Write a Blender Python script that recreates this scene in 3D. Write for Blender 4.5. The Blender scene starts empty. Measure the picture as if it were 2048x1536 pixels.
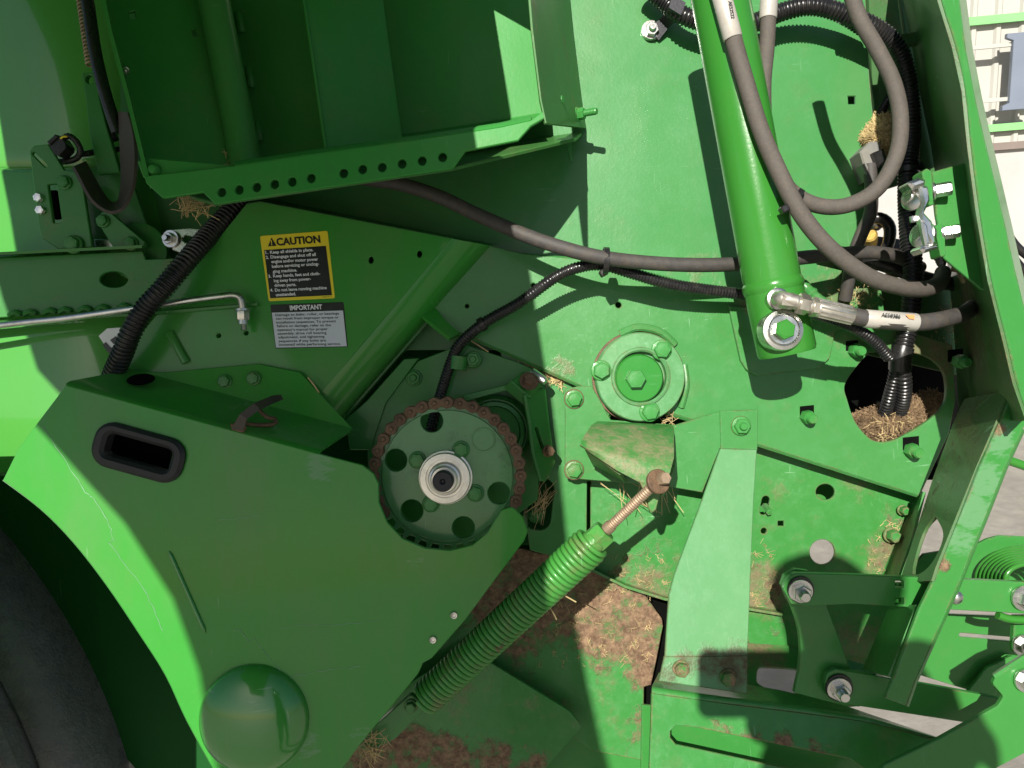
import bpy, bmesh, math, random
from mathutils import Vector as V, Matrix as M
from mathutils.geometry import tessellate_polygon
random.seed(7)
PI = math.pi
SC = bpy.context.scene
COL = SC.collection

# ---------------------------------------------------------------- frame of reference
# machine space: x right, y up, z out of the machine side towards the photographer (1 unit = 0.62 m);
# one photograph pixel is 0.001 unit on the plane z = 0.
S = 0.62
D0 = 1.536
PITCH, ROLL = math.radians(13), math.radians(4.2)
F = V((0, math.cos(PITCH), -math.sin(PITCH)))
U0 = V((0, math.sin(PITCH), math.cos(PITCH)))
R0 = V((1, 0, 0))
RX = math.cos(ROLL)*R0 - math.sin(ROLL)*U0
UY = math.sin(ROLL)*R0 + math.cos(ROLL)*U0
CAM = V((0, 0, 1.45))
ORG = CAM + F*D0*S
WM = M(((RX.x*S, UY.x*S, -F.x*S, ORG.x), (RX.y*S, UY.y*S, -F.y*S, ORG.y), (RX.z*S, UY.z*S, -F.z*S, ORG.z), (0, 0, 0, 1)))
WI = WM.inverted()
SUN = V((-0.255, 0.35, 1.0))            # direction to the sun in machine space
SUNW = (WM.to_3x3() @ SUN).normalized()

# ---------------------------------------------------------------- camera, sky, sun, exposure
cd = bpy.data.cameras.new('camera'); cam = bpy.data.objects.new('camera', cd); COL.objects.link(cam)
cd.sensor_width = 36; cd.lens = 36*1536/2048; cd.clip_start = 0.02; cd.clip_end = 400
rot = M((RX, UY, -F)).transposed()
cam.matrix_world = M.Translation(CAM) @ rot.to_4x4()
SC.camera = cam
wd = bpy.data.worlds.new('World'); SC.world = wd; wd.use_nodes = True
nt = wd.node_tree; bg = nt.nodes['Background']
sky = nt.nodes.new('ShaderNodeTexSky'); sky.sky_type = 'NISHITA'; sky.sun_disc = False
sky.sun_elevation = math.asin(SUNW.z); sky.sun_rotation = math.atan2(SUNW.x, SUNW.y)
nt.links.new(sky.outputs[0], bg.inputs[0]); bg.inputs[1].default_value = 0.05
ld = bpy.data.lights.new('sun', 'SUN'); ld.energy = 5.0; ld.angle = math.radians(0.53); ld.color = (1.0, 0.95, 0.86)
sun = bpy.data.objects.new('sun', ld); COL.objects.link(sun)
sun.rotation_euler = (-SUNW).to_track_quat('-Z', 'Y').to_euler(); sun.location = (0, -5, 8)
vs = SC.view_settings; vs.view_transform = 'Standard'; vs.look = 'None'; vs.gamma = 1; vs.exposure = 0.50
SC.render.engine = 'CYCLES'
SC.cycles.max_bounces = 6; SC.cycles.diffuse_bounces = 3; SC.cycles.glossy_bounces = 3; SC.cycles.transmission_bounces = 1

# ---------------------------------------------------------------- helpers
def P(px, py, h=0.0):
    s = (D0-h)/1536.0
    return V(((px-1024)*s, (768-py)*s, h))
def mm(n, h=0.0): return n*(D0-h)/1536.0      # n photograph pixels at depth h
class Pl:                                        # a plane in machine space, from three (px,py,h)
    def __init__(self, *a):
        if len(a) == 1: a = ((1024, 768, a[0]), (1124, 768, a[0]), (1024, 668, a[0]))
        p = [P(*q) for q in a]
        self.o = p[0]; n = (p[1]-p[0]).cross(p[2]-p[0]).normalized()
        if n.z < 0: n = -n
        self.n = n
        e = V((1, 0, 0)); self.e1 = (e-n*e.dot(n)).normalized(); self.e2 = n.cross(self.e1)
    def pt(self, px, py):
        c = V((0, 0, D0)); d = P(px, py, 0)-c
        return c+d*((self.o-c).dot(self.n)/d.dot(self.n))
    def uv(self, px, py):
        q = self.pt(px, py)-self.o; return V((q.dot(self.e1), q.dot(self.e2)))
    def w(self, a, b, c=0): return self.o+self.e1*a+self.e2*b+self.n*c
    def h(self, px, py): return self.pt(px, py).z
WLOC = {}
def empty(name, p):
    o = bpy.data.objects.new(name, None); COL.objects.link(o); o.empty_display_size = 0.05
    o.location = p; WLOC[o] = V(p); return o
def tag(o, label=None, cat=None, group=None, kind=None):
    if label: o['label'] = label
    if cat: o['category'] = cat
    if group: o['group'] = group
    if kind: o['kind'] = kind
    return o
def thing(name, label, cat, p, group=None):
    return tag(empty(name, WM @ p), label, cat, group)
def link(name, bm, mat, parent=None, world=False, smooth=35, recalc=True):
    if recalc: bmesh.ops.recalc_face_normals(bm, faces=bm.faces)
    if not world: bm.transform(WM)
    me = bpy.data.meshes.new(name)
    c = V((0, 0, 0))
    if bm.verts:
        lo = V([min(v.co[i] for v in bm.verts) for i in range(3)]); hi = V([max(v.co[i] for v in bm.verts) for i in range(3)])
        c = (lo+hi)/2; c.z = lo.z
    bm.transform(M.Translation(-c)); bm.to_mesh(me); bm.free()
    if mat: me.materials.append(mat)
    if smooth:
        me.shade_smooth(); me.set_sharp_from_angle(angle=math.radians(smooth))
    o = bpy.data.objects.new(name, me); COL.objects.link(o)
    WLOC[o] = c
    if parent is not None:
        o.parent = parent; o.location = c-WLOC[parent]
    else: o.location = c
    return o
def fillet(pts):
    out = []; n = len(pts)
    for i, p in enumerate(pts):
        if len(p) < 3 or p[2] <= 0: out.append((p[0], p[1])); continue
        a = V(pts[i-1][:2]); b = V(p[:2]); c = V(pts[(i+1) % n][:2])
        da = (a-b); dc = (c-b); la, lc = da.length, dc.length; da.normalize(); dc.normalize()
        ang = da.angle(dc); t = min(p[2]/max(math.tan(ang/2), 1e-3), la*0.49, lc*0.49)
        p0 = b+da*t; p1 = b+dc*t; k = 7
        for j in range(k+1):
            s = j/k; q = (1-s)**2*p0+2*s*(1-s)*b+s*s*p1; out.append((q.x, q.y))
    return out
def cr(pts, k=6, closed=False):                  # catmull-rom through points of any dimension
    P_ = [V(p) for p in pts]; n = len(P_); out = []
    for i in range(n if closed else n-1):
        if closed: a, b, c, d = P_[i-1], P_[i], P_[(i+1) % n], P_[(i+2) % n]
        else: a, b, c, d = P_[max(i-1, 0)], P_[i], P_[i+1], P_[min(i+2, n-1)]
        for j in range(k):
            t = j/k
            out.append(0.5*((2*b)+(c-a)*t+(2*a-5*b+4*c-d)*t*t+(3*b-a-3*c+d)*t**3))
    if not closed: out.append(P_[-1])
    return out
def crp(pts, k=6): return [tuple(q) for q in cr(pts, k)]
def circ(cx, cy, r, n=28, ry=None, rot=0):
    ry = ry or r; c, s = math.cos(rot), math.sin(rot)
    return [(cx+r*math.cos(2*PI*i/n)*c-ry*math.sin(2*PI*i/n)*s, cy+r*math.cos(2*PI*i/n)*s+ry*math.sin(2*PI*i/n)*c) for i in range(n)]
def slot(x0, y0, x1, y1, r, n=9):
    a = math.atan2(y1-y0, x1-x0); out = []
    for i in range(n+1): t = a+PI/2+PI*i/n; out.append((x0+r*math.cos(t), y0+r*math.sin(t)))
    for i in range(n+1): t = a-PI/2+PI*i/n; out.append((x1+r*math.cos(t), y1+r*math.sin(t)))
    return out
def rrect(cx, cy, w, h, r, rot=0, n=6):
    out = []
    for sx, sy, a0 in ((1, 1, 0), (-1, 1, PI/2), (-1, -1, PI), (1, -1, 1.5*PI)):
        for i in range(n+1):
            t = a0+PI/2*i/n; out.append((sx*(w/2-r)+r*math.cos(t), sy*(h/2-r)+r*math.sin(t)))
    c, s = math.cos(rot), math.sin(rot)
    return [(cx+x*c-y*s, cy+x*s+y*c) for x, y in out]
def area(l): return sum(l[i-1].x*l[i].y-l[i].x*l[i-1].y for i in range(len(l)))/2
def inset(l, d):
    out = []; n = len(l)
    for i in range(n):
        a, b, c = l[i-1], l[i], l[(i+1) % n]
        u = b-a; w = c-b
        if u.length < 1e-9: u = w
        if w.length < 1e-9: w = u
        u = u.normalized(); w = w.normalized()
        n1 = V((-u.y, u.x)); n2 = V((-w.y, w.x)); m = n1+n2
        if m.length < 0.2: out.append(b+n1*d); continue
        m.normalize(); out.append(b+m*min(d/max(m.dot(n1), 0.35), 2.5*d))
    return out
def plate_bm(bm, loops, fr, th, bev):            # loops: list of 2-D loops, first outer; fr(a,b,c) -> point
    L = []
    for i, l in enumerate(loops):
        q = [V(p) for p in l]
        q = [p for j, p in enumerate(q) if (p-q[j-1]).length > 1e-6]
        if (area(q) > 0) != (i == 0): q.reverse()
        L.append(q)
    I = [inset(l, bev) if bev else l for l in L]
    flat = [p for l in I for p in l]
    tris = tessellate_polygon([[V((p.x, p.y, 0)) for p in l] for l in I])
    vf = [bm.verts.new(fr(p.x, p.y, 0)) for p in flat]
    vm = [bm.verts.new(fr(p.x, p.y, -bev)) for l in L for p in l] if bev else vf
    vb = [bm.verts.new(fr(p.x, p.y, -th)) for l in L for p in l]
    def f(*v):
        if len(set(v)) == len(v):
            try: bm.faces.new(v)
            except ValueError: pass
    for a, b, c in tris: f(vf[a], vf[b], vf[c]); f(vb[c], vb[b], vb[a])
    k = 0
    for l in L:
        n = len(l)
        for i in range(n):
            a, b = k+i, k+(i+1) % n
            if bev: f(vf[a], vf[b], vm[b], vm[a])
            f(vm[a], vm[b], vb[b], vb[a])
        k += n
def plate(name, outline, pl, th, mat, parent=None, holes=(), bev=0.0014):
    if not isinstance(pl, Pl): pl = Pl(pl)
    loops = [fillet(outline)]+[fillet(h) for h in holes]
    bm = bmesh.new()
    plate_bm(bm, [[pl.uv(x, y) for x, y in l] for l in loops], pl.w, th, min(bev, th*0.4))
    return link(name, bm, mat, parent)
def ring_faces(bm, rings, closed=True, cap0=False, cap1=False):
    for a, b in zip(rings[:-1], rings[1:]):
        n = len(a)
        for i in range(n if closed else n-1):
            bm.faces.new((a[i], a[(i+1) % n], b[(i+1) % n], b[i]))
    if cap0: bm.faces.new(rings[0][::-1])
    if cap1: bm.faces.new(rings[-1])
def path3(pts, step):                            # smooth path through (px,py,h), evenly spaced
    q = cr([P(*p) for p in pts], 14)
    acc = [0]
    for a, b in zip(q[:-1], q[1:]): acc.append(acc[-1]+(b-a).length)
    n = max(2, int(acc[-1]/step)); out = []; j = 0
    for i in range(n+1):
        d = acc[-1]*i/n
        while j < len(q)-2 and acc[j+1] < d: j += 1
        t = (d-acc[j])/max(acc[j+1]-acc[j], 1e-9); out.append(q[j].lerp(q[j+1], min(max(t, 0), 1)))
    return out
def sweep_bm(bm, C, rad, seg=14, caps=True):
    T = [(C[min(i+1, len(C)-1)]-C[max(i-1, 0)]).normalized() for i in range(len(C))]
    nrm = T[0].orthogonal().normalized(); rings = []
    for i, c in enumerate(C):
        nrm = (nrm-T[i]*nrm.dot(T[i])).normalized(); b = T[i].cross(nrm)
        r = rad(i/(len(C)-1)) if callable(rad) else (rad[i] if isinstance(rad, list) else rad)
        rings.append([bm.verts.new(c+(nrm*math.cos(2*PI*k/seg)+b*math.sin(2*PI*k/seg))*r) for k in range(seg)])
    ring_faces(bm, rings, True, caps, caps)
def tube(name, pts, r, mat, parent=None, seg=16, step=0.008):
    bm = bmesh.new(); sweep_bm(bm, path3(pts, step), r, seg); return link(name, bm, mat, parent, smooth=50)
def conduit(name, pts, r, mat, parent=None, pitch=0.0075, depth=0.13, seg=16):
    C0 = path3(pts, pitch/4); C = []; R = []
    prof = (1-depth, 1.0, 1.0, 1-depth)
    for i, c in enumerate(C0): C.append(c); R.append(r*prof[i % 4]*(1+0.012*math.sin(i*1.7)))
    bm = bmesh.new(); sweep_bm(bm, C, R, seg); return link(name, bm, mat, parent, smooth=28)
def basis(ax):
    ax = ax.normalized(); u = (V((1, 0, 0)) if abs(ax.x) < 0.9 else V((0, 1, 0)))
    u = (u-ax*u.dot(ax)).normalized(); return u, ax.cross(u), ax
def lathe_bm(bm, c, prof, seg=40, ax=V((0, 0, 1)), cap0=True, cap1=True, n6=False):
    u, v, w = basis(ax); rings = []
    for r, z in prof:
        rings.append([bm.verts.new(c+w*z+(u*math.cos(2*PI*k/seg)+v*math.sin(2*PI*k/seg))*r) for k in range(seg)])
    ring_faces(bm, rings, True, cap0, cap1)
def lathe(name, c, prof, mat, parent=None, seg=40, ax=V((0, 0, 1)), cap0=True, cap1=True):
    bm = bmesh.new(); lathe_bm(bm, c, prof, seg, ax, cap0, cap1); return link(name, bm, mat, parent)
def hex_bm(bm, c, rc, hgt, ax=V((0, 0, 1)), rot=0.0):
    u, v, w = basis(ax); rings = []
    for s, z in ((1, 0), (1, hgt*0.86), (0.90, hgt)):
        rings.append([bm.verts.new(c+w*z+(u*math.cos(rot+PI/3*k)+v*math.sin(rot+PI/3*k))*rc*s) for k in range(6)])
    ring_faces(bm, rings, True, True, True)
def bolt(parent, px, py, h, rc, mat, hh=None, flange=1.22, stud=None, ax=V((0, 0, 1)), rot=None, name='bolt', washer=None, wmat=None, crown=True):
    """hex head at a pixel, rc = corner radius in pixels; stud=(radius ratio, length ratio); washer=(ratio, thickness)"""
    c = P(px, py, h); r = mm(rc, h); hh = hh or r*0.75; rot = random.random()*PI/3 if rot is None else rot
    ax = ax.normalized(); bm = bmesh.new(); base = 0
    if washer:
        t = washer[1]
        lathe_bm(bm, c, [(r*washer[0]*0.99, 0), (r*washer[0], t*0.6), (r*washer[0]*0.97, t)], 32, ax) if wmat is None else None
        base = t
    if flange: lathe_bm(bm, c+ax*base, [(r*flange, -0.001), (r*flange, r*0.1), (r*flange*0.93, r*0.2), (r*0.9, r*0.26)], 28, ax)
    hex_bm(bm, c+ax*(base+(r*0.1 if flange else 0)), r, hh, ax, rot)
    top = base+hh+(r*0.1 if flange else 0)
    if stud:
        k = max(3, int(stud[1]*r/0.0028)); pr = []
        for i in range(k):
            z = top-0.001+stud[1]*r*i/k; pr += [(r*stud[0], z), (r*stud[0]*0.9, z+stud[1]*r/k*0.5)]
        pr += [(r*stud[0]*0.8, top+stud[1]*r)]
        lathe_bm(bm, c, pr, 18, ax)
    elif crown:
        lathe_bm(bm, c, [(r*0.72, top-0.0006), (r*0.68, top+r*0.04), (r*0.35, top+r*0.07)], 20, ax)
    o = link(name, bm, mat, parent, smooth=30)
    if washer and wmat is not None:
        lathe('washer', c, [(r*washer[0]*0.98, 0), (r*washer[0], washer[1]*0.5), (r*washer[0]*0.97, washer[1]), (r*0.6, washer[1]*1.05)], wmat, o, 36, ax)
    return o
def surf(name, rows, mat, parent=None, th=0.005, smooth=40, bev=True):
    """bent sheet through a grid of machine-space points, thickened away from the viewer"""
    bm = bmesh.new(); vs_ = [[bm.verts.new(p) for p in r] for r in rows]; ring_faces(bm, vs_, False)
    bmesh.ops.recalc_face_normals(bm, faces=bm.faces)
    if sum(f.normal.z*f.calc_area() for f in bm.faces) < 0: bmesh.ops.reverse_faces(bm, faces=bm.faces)
    bm.normal_update()
    top = list(bm.verts); nm = {v: v.normal.copy() for v in top}
    low = {v: bm.verts.new(v.co-nm[v]*th) for v in top}
    for f in list(bm.faces): bm.faces.new([low[v] for v in reversed(f.verts)])
    for e in [e for e in bm.edges if len(e.link_faces) == 1 and e.verts[0] in nm and e.verts[1] in nm]:
        a, b = e.verts
        try: bm.faces.new((a, b, low[b], low[a]))
        except ValueError: pass
    return link(name, bm, mat, parent, smooth=smooth)
def straws(name, pts, n, mat, parent=None, spread=0.02, ln=(0.02, 0.06), r=0.0009, bias=None, label=None, cat='straw'):
    bm = bmesh.new()
    for i in range(n):
        c = P(*random.choice(pts))+V((random.gauss(0, spread), random.gauss(0, spread), random.gauss(0, spread*0.35)))
        d = V((random.gauss(0, 1), random.gauss(0, 1), random.gauss(0, 0.5)))
        if bias: d = d*0.55+V(bias)*1.2
        d.normalize(); l = random.uniform(*ln)*0.5; bend = V((random.gauss(0, 1), random.gauss(0, 1), random.gauss(0, 1)))*l*0.07
        sweep_bm(bm, [c-d*l, c+bend, c+d*l], r*random.uniform(0.45, 1.0), 4)
    o = link(name, bm, mat, parent, smooth=60); o['kind'] = 'stuff'
    if label: tag(o, label, cat)
    return o
def text_mesh(bm, body, p0, p1, cap, up, pl, lift, bold=0.0):
    """lettering from pixel p0 to p1 along the baseline, cap height in pixels along unit pixel vector up"""
    cu = bpy.data.curves.new('lettering', 'FONT'); cu.body = body; cu.size = 1; cu.offset = bold; cu.resolution_u = 3
    ob = bpy.data.objects.new('lettering', cu); COL.objects.link(ob)
    dg = bpy.context.evaluated_depsgraph_get(); me = bpy.data.meshes.new_from_object(ob.evaluated_get(dg))
    xs = [v.co.x for v in me.vertices]; x0, x1 = min(xs), max(xs)
    p0, p1, up = V(p0), V(p1), V(up)
    vv = []
    for v in me.vertices:
        q = p0+(p1-p0)*((v.co.x-x0)/(x1-x0))+up*(cap*v.co.y/0.70)
        vv.append(bm.verts.new(pl.pt(q.x, q.y)+pl.n*lift))
    for f in me.polygons:
        try: bm.faces.new([vv[i] for i in f.vertices])
        except ValueError: pass
    bpy.data.objects.remove(ob); bpy.data.curves.remove(cu); bpy.data.meshes.remove(me)

# ---------------------------------------------------------------- materials
MAT = {}
def newmat(name):
    m = bpy.data.materials.new(name); m.use_nodes = True; m.node_tree.nodes.clear(); MAT[name] = m; return m, m.node_tree
class NG:
    def __init__(s, t): s.t = t
    def n(s, typ, **kw):
        nd = s.t.nodes.new('ShaderNode'+typ)
        for k, v in kw.items(): setattr(nd, k, v)
        return nd
    def set(s, sock, v):
        if hasattr(v, 'is_output') or isinstance(v, bpy.types.NodeSocket): s.t.links.new(v, sock)
        else: sock.default_value = v
    def math(s, op, a, b=0.0, clamp=False):
        nd = s.n('Math', operation=op); nd.use_clamp = clamp; s.set(nd.inputs[0], a); s.set(nd.inputs[1], b); return nd.outputs[0]
    def ramp(s, x, lo, hi):
        nd = s.n('MapRange'); nd.interpolation_type = 'SMOOTHSTEP'
        s.set(nd.inputs[0], x); s.set(nd.inputs[1], lo); s.set(nd.inputs[2], hi); return nd.outputs[0]
    def noise(s, vec, scale, detail=4, rough=0.55, dist=0.0):
        nd = s.n('TexNoise'); s.set(nd.inputs['Vector'], vec); nd.inputs['Scale'].default_value = scale
        nd.inputs['Detail'].default_value = detail; nd.inputs['Roughness'].default_value = rough; nd.inputs['Distortion'].default_value = dist
        return nd.outputs[0]
    def mix(s, f, a, b):
        nd = s.n('Mix', data_type='RGBA'); s.set(nd.inputs[0], f)
        for i, c in ((6, a), (7, b)): s.set(nd.inputs[i], c if isinstance(c, bpy.types.NodeSocket) else (*c, 1))
        return nd.outputs[2]
    def mapping(s, vec, scale, rot=(0, 0, 0)):
        nd = s.n('Mapping'); s.set(nd.inputs[0], vec); nd.inputs[3].default_value = scale; nd.inputs[2].default_value = rot; return nd.outputs[0]
    def bump(s, h, strength, dist, prev=None):
        nd = s.n('Bump'); nd.inputs['Strength'].default_value = strength; nd.inputs['Distance'].default_value = dist; s.set(nd.inputs['Height'], h)
        if prev is not None: s.set(nd.inputs['Normal'], prev)
        return nd.outputs[0]
    def out(s, col, rough, metal=0.0, normal=None, spec=0.5, coat=0.0, emit=None):
        b = s.n('BsdfPrincipled'); o = s.n('OutputMaterial')
        s.set(b.inputs['Base Color'], col if isinstance(col, bpy.types.NodeSocket) else (*col, 1))
        s.set(b.inputs['Roughness'], rough); s.set(b.inputs['Metallic'], metal); b.inputs['Specular IOR Level'].default_value = spec
        b.inputs['Coat Weight'].default_value = coat; b.inputs['Coat Roughness'].default_value = 0.06
        if normal is not None: s.set(b.inputs['Normal'], normal)
        s.t.links.new(b.outputs[0], o.inputs[0]); return b
    def pos(s): return s.n('NewGeometry').outputs['Position']
GREEN = (0.034, 0.205, 0.037)
def paint(name, base=GREEN, rough=0.30, chalk=0.25, dirt=0.15, rust=0.0, spots=(), wear=0.3, wave=1.0, dust=(), edge=False, scuffs=(), dustcol=(0.27, 0.20, 0.115), coat=0.15, spec=0.4, refl_bands=0.0):
    """factory green enamel on steel: chalking, grime, rust blotches, worn sheet edges.
    spots = rusted places (px,py,h,radius,amount); dust = dried mud and chaff places, scuffs = rubbed pale places, of the same form"""
    m, t = newmat(name); g = NG(t); p = g.pos()
    def mask(lst):
        tot = None
        for (x, y, h, r, a) in lst:
            nd = g.n('VectorMath', operation='DISTANCE'); g.set(nd.inputs[0], p); nd.inputs[1].default_value = WM @ P(x, y, h)
            q = g.math('MULTIPLY', g.ramp(nd.outputs['Value'], r*S, r*S*0.25), a)
            tot = q if tot is None else g.math('MAXIMUM', tot, q)
        return tot
    big = g.noise(p, 8, 4, 0.6); fine = g.noise(p, 230, 3, 0.65); mid = g.noise(p, 55, 4, 0.66)
    # chalky bloom: pale flecks gathered in patches, over a cloudy haze
    ch = g.math('MULTIPLY', g.ramp(fine, 0.52, 0.76), g.ramp(big, 0.42, 0.66))
    ch = g.math('MULTIPLY', g.math('ADD', g.math('MULTIPLY', ch, 0.8), g.math('MULTIPLY', g.ramp(mid, 0.40, 0.78), 0.5)), chalk)
    col = g.mix(ch, base, (base[0]*1.5+0.055, base[1]*1.1+0.10, base[2]*1.5+0.07))
    col = g.mix(g.math('MULTIPLY', g.ramp(g.noise(p, 3.1, 3), 0.35, 0.7), 0.22), col, (base[0]*1.6, base[1]*1.12, base[2]*1.2))
    if refl_bands:   # slanting olive bands painted in to stand for reflections
        fb = g.math('MULTIPLY', g.ramp(g.noise(g.mapping(p, (9, 5, 2.2), (0, 0.6, 0)), 1, 4, 0.62), 0.40, 0.66), refl_bands)
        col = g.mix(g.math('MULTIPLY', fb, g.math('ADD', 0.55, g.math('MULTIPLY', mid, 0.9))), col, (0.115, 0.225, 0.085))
    # scratches and rubbed places
    sc1 = g.noise(g.mapping(p, (260, 30, 18), (0.3, 0.2, 0.6)), 1, 2, 0.5)
    sc2 = g.noise(g.mapping(p, (22, 40, 240), (0.1, 0.5, 0.2)), 1, 2, 0.5)
    scr = g.math('MULTIPLY', g.math('MAXIMUM', g.ramp(sc1, 0.70, 0.74), g.ramp(sc2, 0.71, 0.75)), g.ramp(big, 0.5, 0.62))
    col = g.mix(g.math('MULTIPLY', scr, wear*0.8), col, (0.20, 0.40, 0.22))
    sk = mask(scuffs)
    if sk is not None:
        sf = g.ramp(g.math('ADD', sk, g.math('MULTIPLY', g.math('SUBTRACT', g.noise(g.mapping(p, (70, 60, 200), (0, 0.5, 0.3)), 1, 4, 0.7), 0.5), 1.5)), 0.42, 0.75)
        col = g.mix(g.math('MULTIPLY', sf, 0.45), col, (0.18, 0.32, 0.20))
    # grime
    dm = g.math('MULTIPLY', g.ramp(g.noise(p, 24, 5, 0.68), 0.52, 0.75), dirt)
    dk = mask(dust)
    if dk is not None:
        dm = g.math('MAXIMUM', dm, g.math('MULTIPLY', g.ramp(g.math('ADD', dk, g.math('MULTIPLY', g.math('SUBTRACT', g.noise(p, 60, 5, 0.75), 0.5), 1.7)), 0.22, 1.0), 0.92))
    col = g.mix(dm, col, g.mix(fine, tuple(c*0.42 for c in dustcol), dustcol))
    # rust
    rv = g.math('ADD', g.noise(p, 42, 7, 0.76), rust)
    rk = mask(spots)
    if rk is not None: rv = g.math('ADD', rv, rk)
    if edge:
        bv = g.n('Bevel'); bv.samples = 2; bv.inputs['Radius'].default_value = 0.0028
        ge = g.n('NewGeometry'); dt = g.n('VectorMath', operation='DOT_PRODUCT'); t.links.new(bv.outputs[0], dt.inputs[0]); t.links.new(ge.outputs['Normal'], dt.inputs[1])
        ed = g.ramp(dt.outputs['Value'], 0.985, 0.86)
        rv = g.math('ADD', rv, g.math('MULTIPLY', ed, 0.15+0.14*wear))
        col = g.mix(g.math('MULTIPLY', ed, 0.28*wear), col, (0.20, 0.42, 0.22))
    rf = g.ramp(rv, 0.69, 0.87)
    rc = g.mix(g.ramp(g.noise(p, 120, 4, 0.75), 0.3, 0.7), (0.10, 0.058, 0.035), (0.29, 0.19, 0.115))
    rc = g.mix(g.math('MULTIPLY', g.ramp(mid, 0.50, 0.75), 0.6), rc, (0.15, 0.085, 0.05))
    col = g.mix(rf, col, rc)
    ro = g.math('ADD', rough, g.math('MULTIPLY', ch, 0.35))
    ro = g.math('MAXIMUM', ro, g.math('MULTIPLY', dm, 0.85)); ro = g.math('MAXIMUM', ro, g.math('MULTIPLY', rf, 0.85))
    ro = g.math('ADD', ro, g.math('MULTIPLY', g.math('SUBTRACT', big, 0.5), 0.18))
    b1 = g.bump(g.noise(p, 9, 1), 0.14*wave, 0.02)
    b3 = g.bump(g.math('ADD', g.math('MULTIPLY', g.math('ADD', g.math('MULTIPLY', rf, 2.0), dm), fine), g.math('MULTIPLY', fine, 0.12)), 0.5, 0.0022, b1)
    bs = g.out(col, ro, 0.0, b3, spec, coat)
    g.set(bs.inputs['Coat Weight'], g.math('MULTIPLY', g.math('SUBTRACT', 1.0, g.math('MAXIMUM', rf, dm)), coat))
    return m
def simple(name, col, rough=0.5, metal=0.0, var=0.25, scale=60, bump=0.2, dust=0.0, spec=0.5, dustcol=(0.30, 0.24, 0.16), bd=0.0012):
    m, t = newmat(name); g = NG(t); p = g.pos()
    n1 = g.noise(p, scale, 6, 0.65); n2 = g.noise(p, scale*0.2, 4, 0.6)
    c = g.mix(g.math('MULTIPLY', g.ramp(n1, 0.3, 0.75), var), col, tuple(min(1, x*1.8+0.01) for x in col))
    c = g.mix(g.math('MULTIPLY', g.ramp(n2, 0.4, 0.7), var), c, tuple(x*0.62 for x in col))
    r = g.math('ADD', rough, g.math('MULTIPLY', g.math('SUBTRACT', n1, 0.5), 0.3))
    mt = metal
    if dust:
        d = g.math('MULTIPLY', g.ramp(g.noise(p, scale*0.8, 8, 0.7), 0.44, 0.70), dust)
        c = g.mix(d, c, dustcol); r = g.math('MAXIMUM', r, g.math('MULTIPLY', d, 0.8)); mt = g.math('MULTIPLY', g.math('SUBTRACT', 1.0, d), metal)
    g.out(c, r, mt, g.bump(g.noise(p, scale*5, 5, 0.65), bump, bd), spec)
    return m
# paints
pt_upper = paint('paint_upper', base=(0.047, 0.225, 0.060), chalk=0.18, refl_bands=.25, dirt=0.10, wear=0.35, rough=0.33, dust=((1700, 590, -.08, .16, .5), (1400, 560, -.08, .12, .35), (1560, 560, -.08, .1, .45)))
pt_low = paint('paint_chalky', base=(0.044, 0.215, 0.050), edge=True, chalk=0.32, dirt=0.14, wear=0.8, rough=0.32, dust=((1860, 700, 0, .16, .7), (1500, 600, 0, .06, .5), (1120, 745, 0, .05, .6), (1700, 640, 0, .12, .4)))
pt_back = paint('paint_back', edge=True, chalk=0.55, dirt=0.55, wear=0.9, rough=0.4, spots=((1570, 1230, -.05, .12, .16), (1800, 1120, -.05, .1, .20), (1790, 1000, -.05, .07, .12), (1290, 1140, -.05, .12, .18), (1340, 1190, -.05, .08, .2), (1520, 1150, -.05, .12, .16), (1560, 1190, -.05, .07, .26), (1240, 1160, -.05, .06, .26), (1800, 1060, -.05, .05, .22)),
               dust=((1530, 1180, -.05, .1, .75), (1300, 1170, -.05, .09, .6), (1780, 1120, -.05, .10, .7), (1700, 1300, -.05, .12, .6)))
pt_rust = paint('paint_rusted', edge=True, chalk=0.5, dirt=0.6, wear=0.8, rough=0.45, rust=0.02, spots=((1240, 1240, -.07, .20, .34), (1150, 1170, -.07, .2, .34), (1050, 1180, -.07, .24, .36), (1300, 1340, -.07, .09, .34), (1285, 1450, -.07, .07, .25), (1060, 1300, -.07, .10, .2), (1230, 1515, -.07, .06, .16)),
                dust=((1220, 1230, -.07, .16, .55), (1290, 1340, -.07, .07, .6)))
pt_foot = paint('paint_foot', chalk=0.4, dirt=0.6, wear=0.7, spots=((820, 1500, -.02, .09, .36), (900, 1515, -.02, .09, .38), (980, 1530, -.02, .09, .36), (1060, 1530, -.02, .07, .3), (740, 1520, -.02, .1, .36)))
pt_guard = paint('paint_guard', base=(0.036, 0.275, 0.034), refl_bands=.35, chalk=0.06, dirt=0.05, wear=0.45, rough=0.24, wave=1.6, coat=.3, spec=.25, scuffs=((640, 935, .2, .05, .7), (615, 1490, .2, .05, .6), (720, 1470, .2, .04, .5), (830, 1120, .2, .03, .5), (330, 960, .2, .05, .35), (500, 830, .12, .12, .42), (650, 860, .12, .08, .45)))
pt_box = paint('paint_box', base=(.036, .255, .042), spec=.22, coat=.05, refl_bands=.2, chalk=0.10, dirt=0.12, wear=0.35, rough=0.42, spots=((700, 300, .05, .05, .2), (480, 330, .0, .05, .12)), dust=((480, 340, 0, .05, .7), (1060, 235, .2, .05, .45)))
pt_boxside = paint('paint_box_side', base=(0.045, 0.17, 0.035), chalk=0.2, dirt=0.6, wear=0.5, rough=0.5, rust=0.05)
pt_cyl = paint('paint_cylinder', base=(0.034, 0.20, 0.026), chalk=0.03, dirt=0.04, wear=0.15, rough=0.2, wave=0.3)
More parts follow.
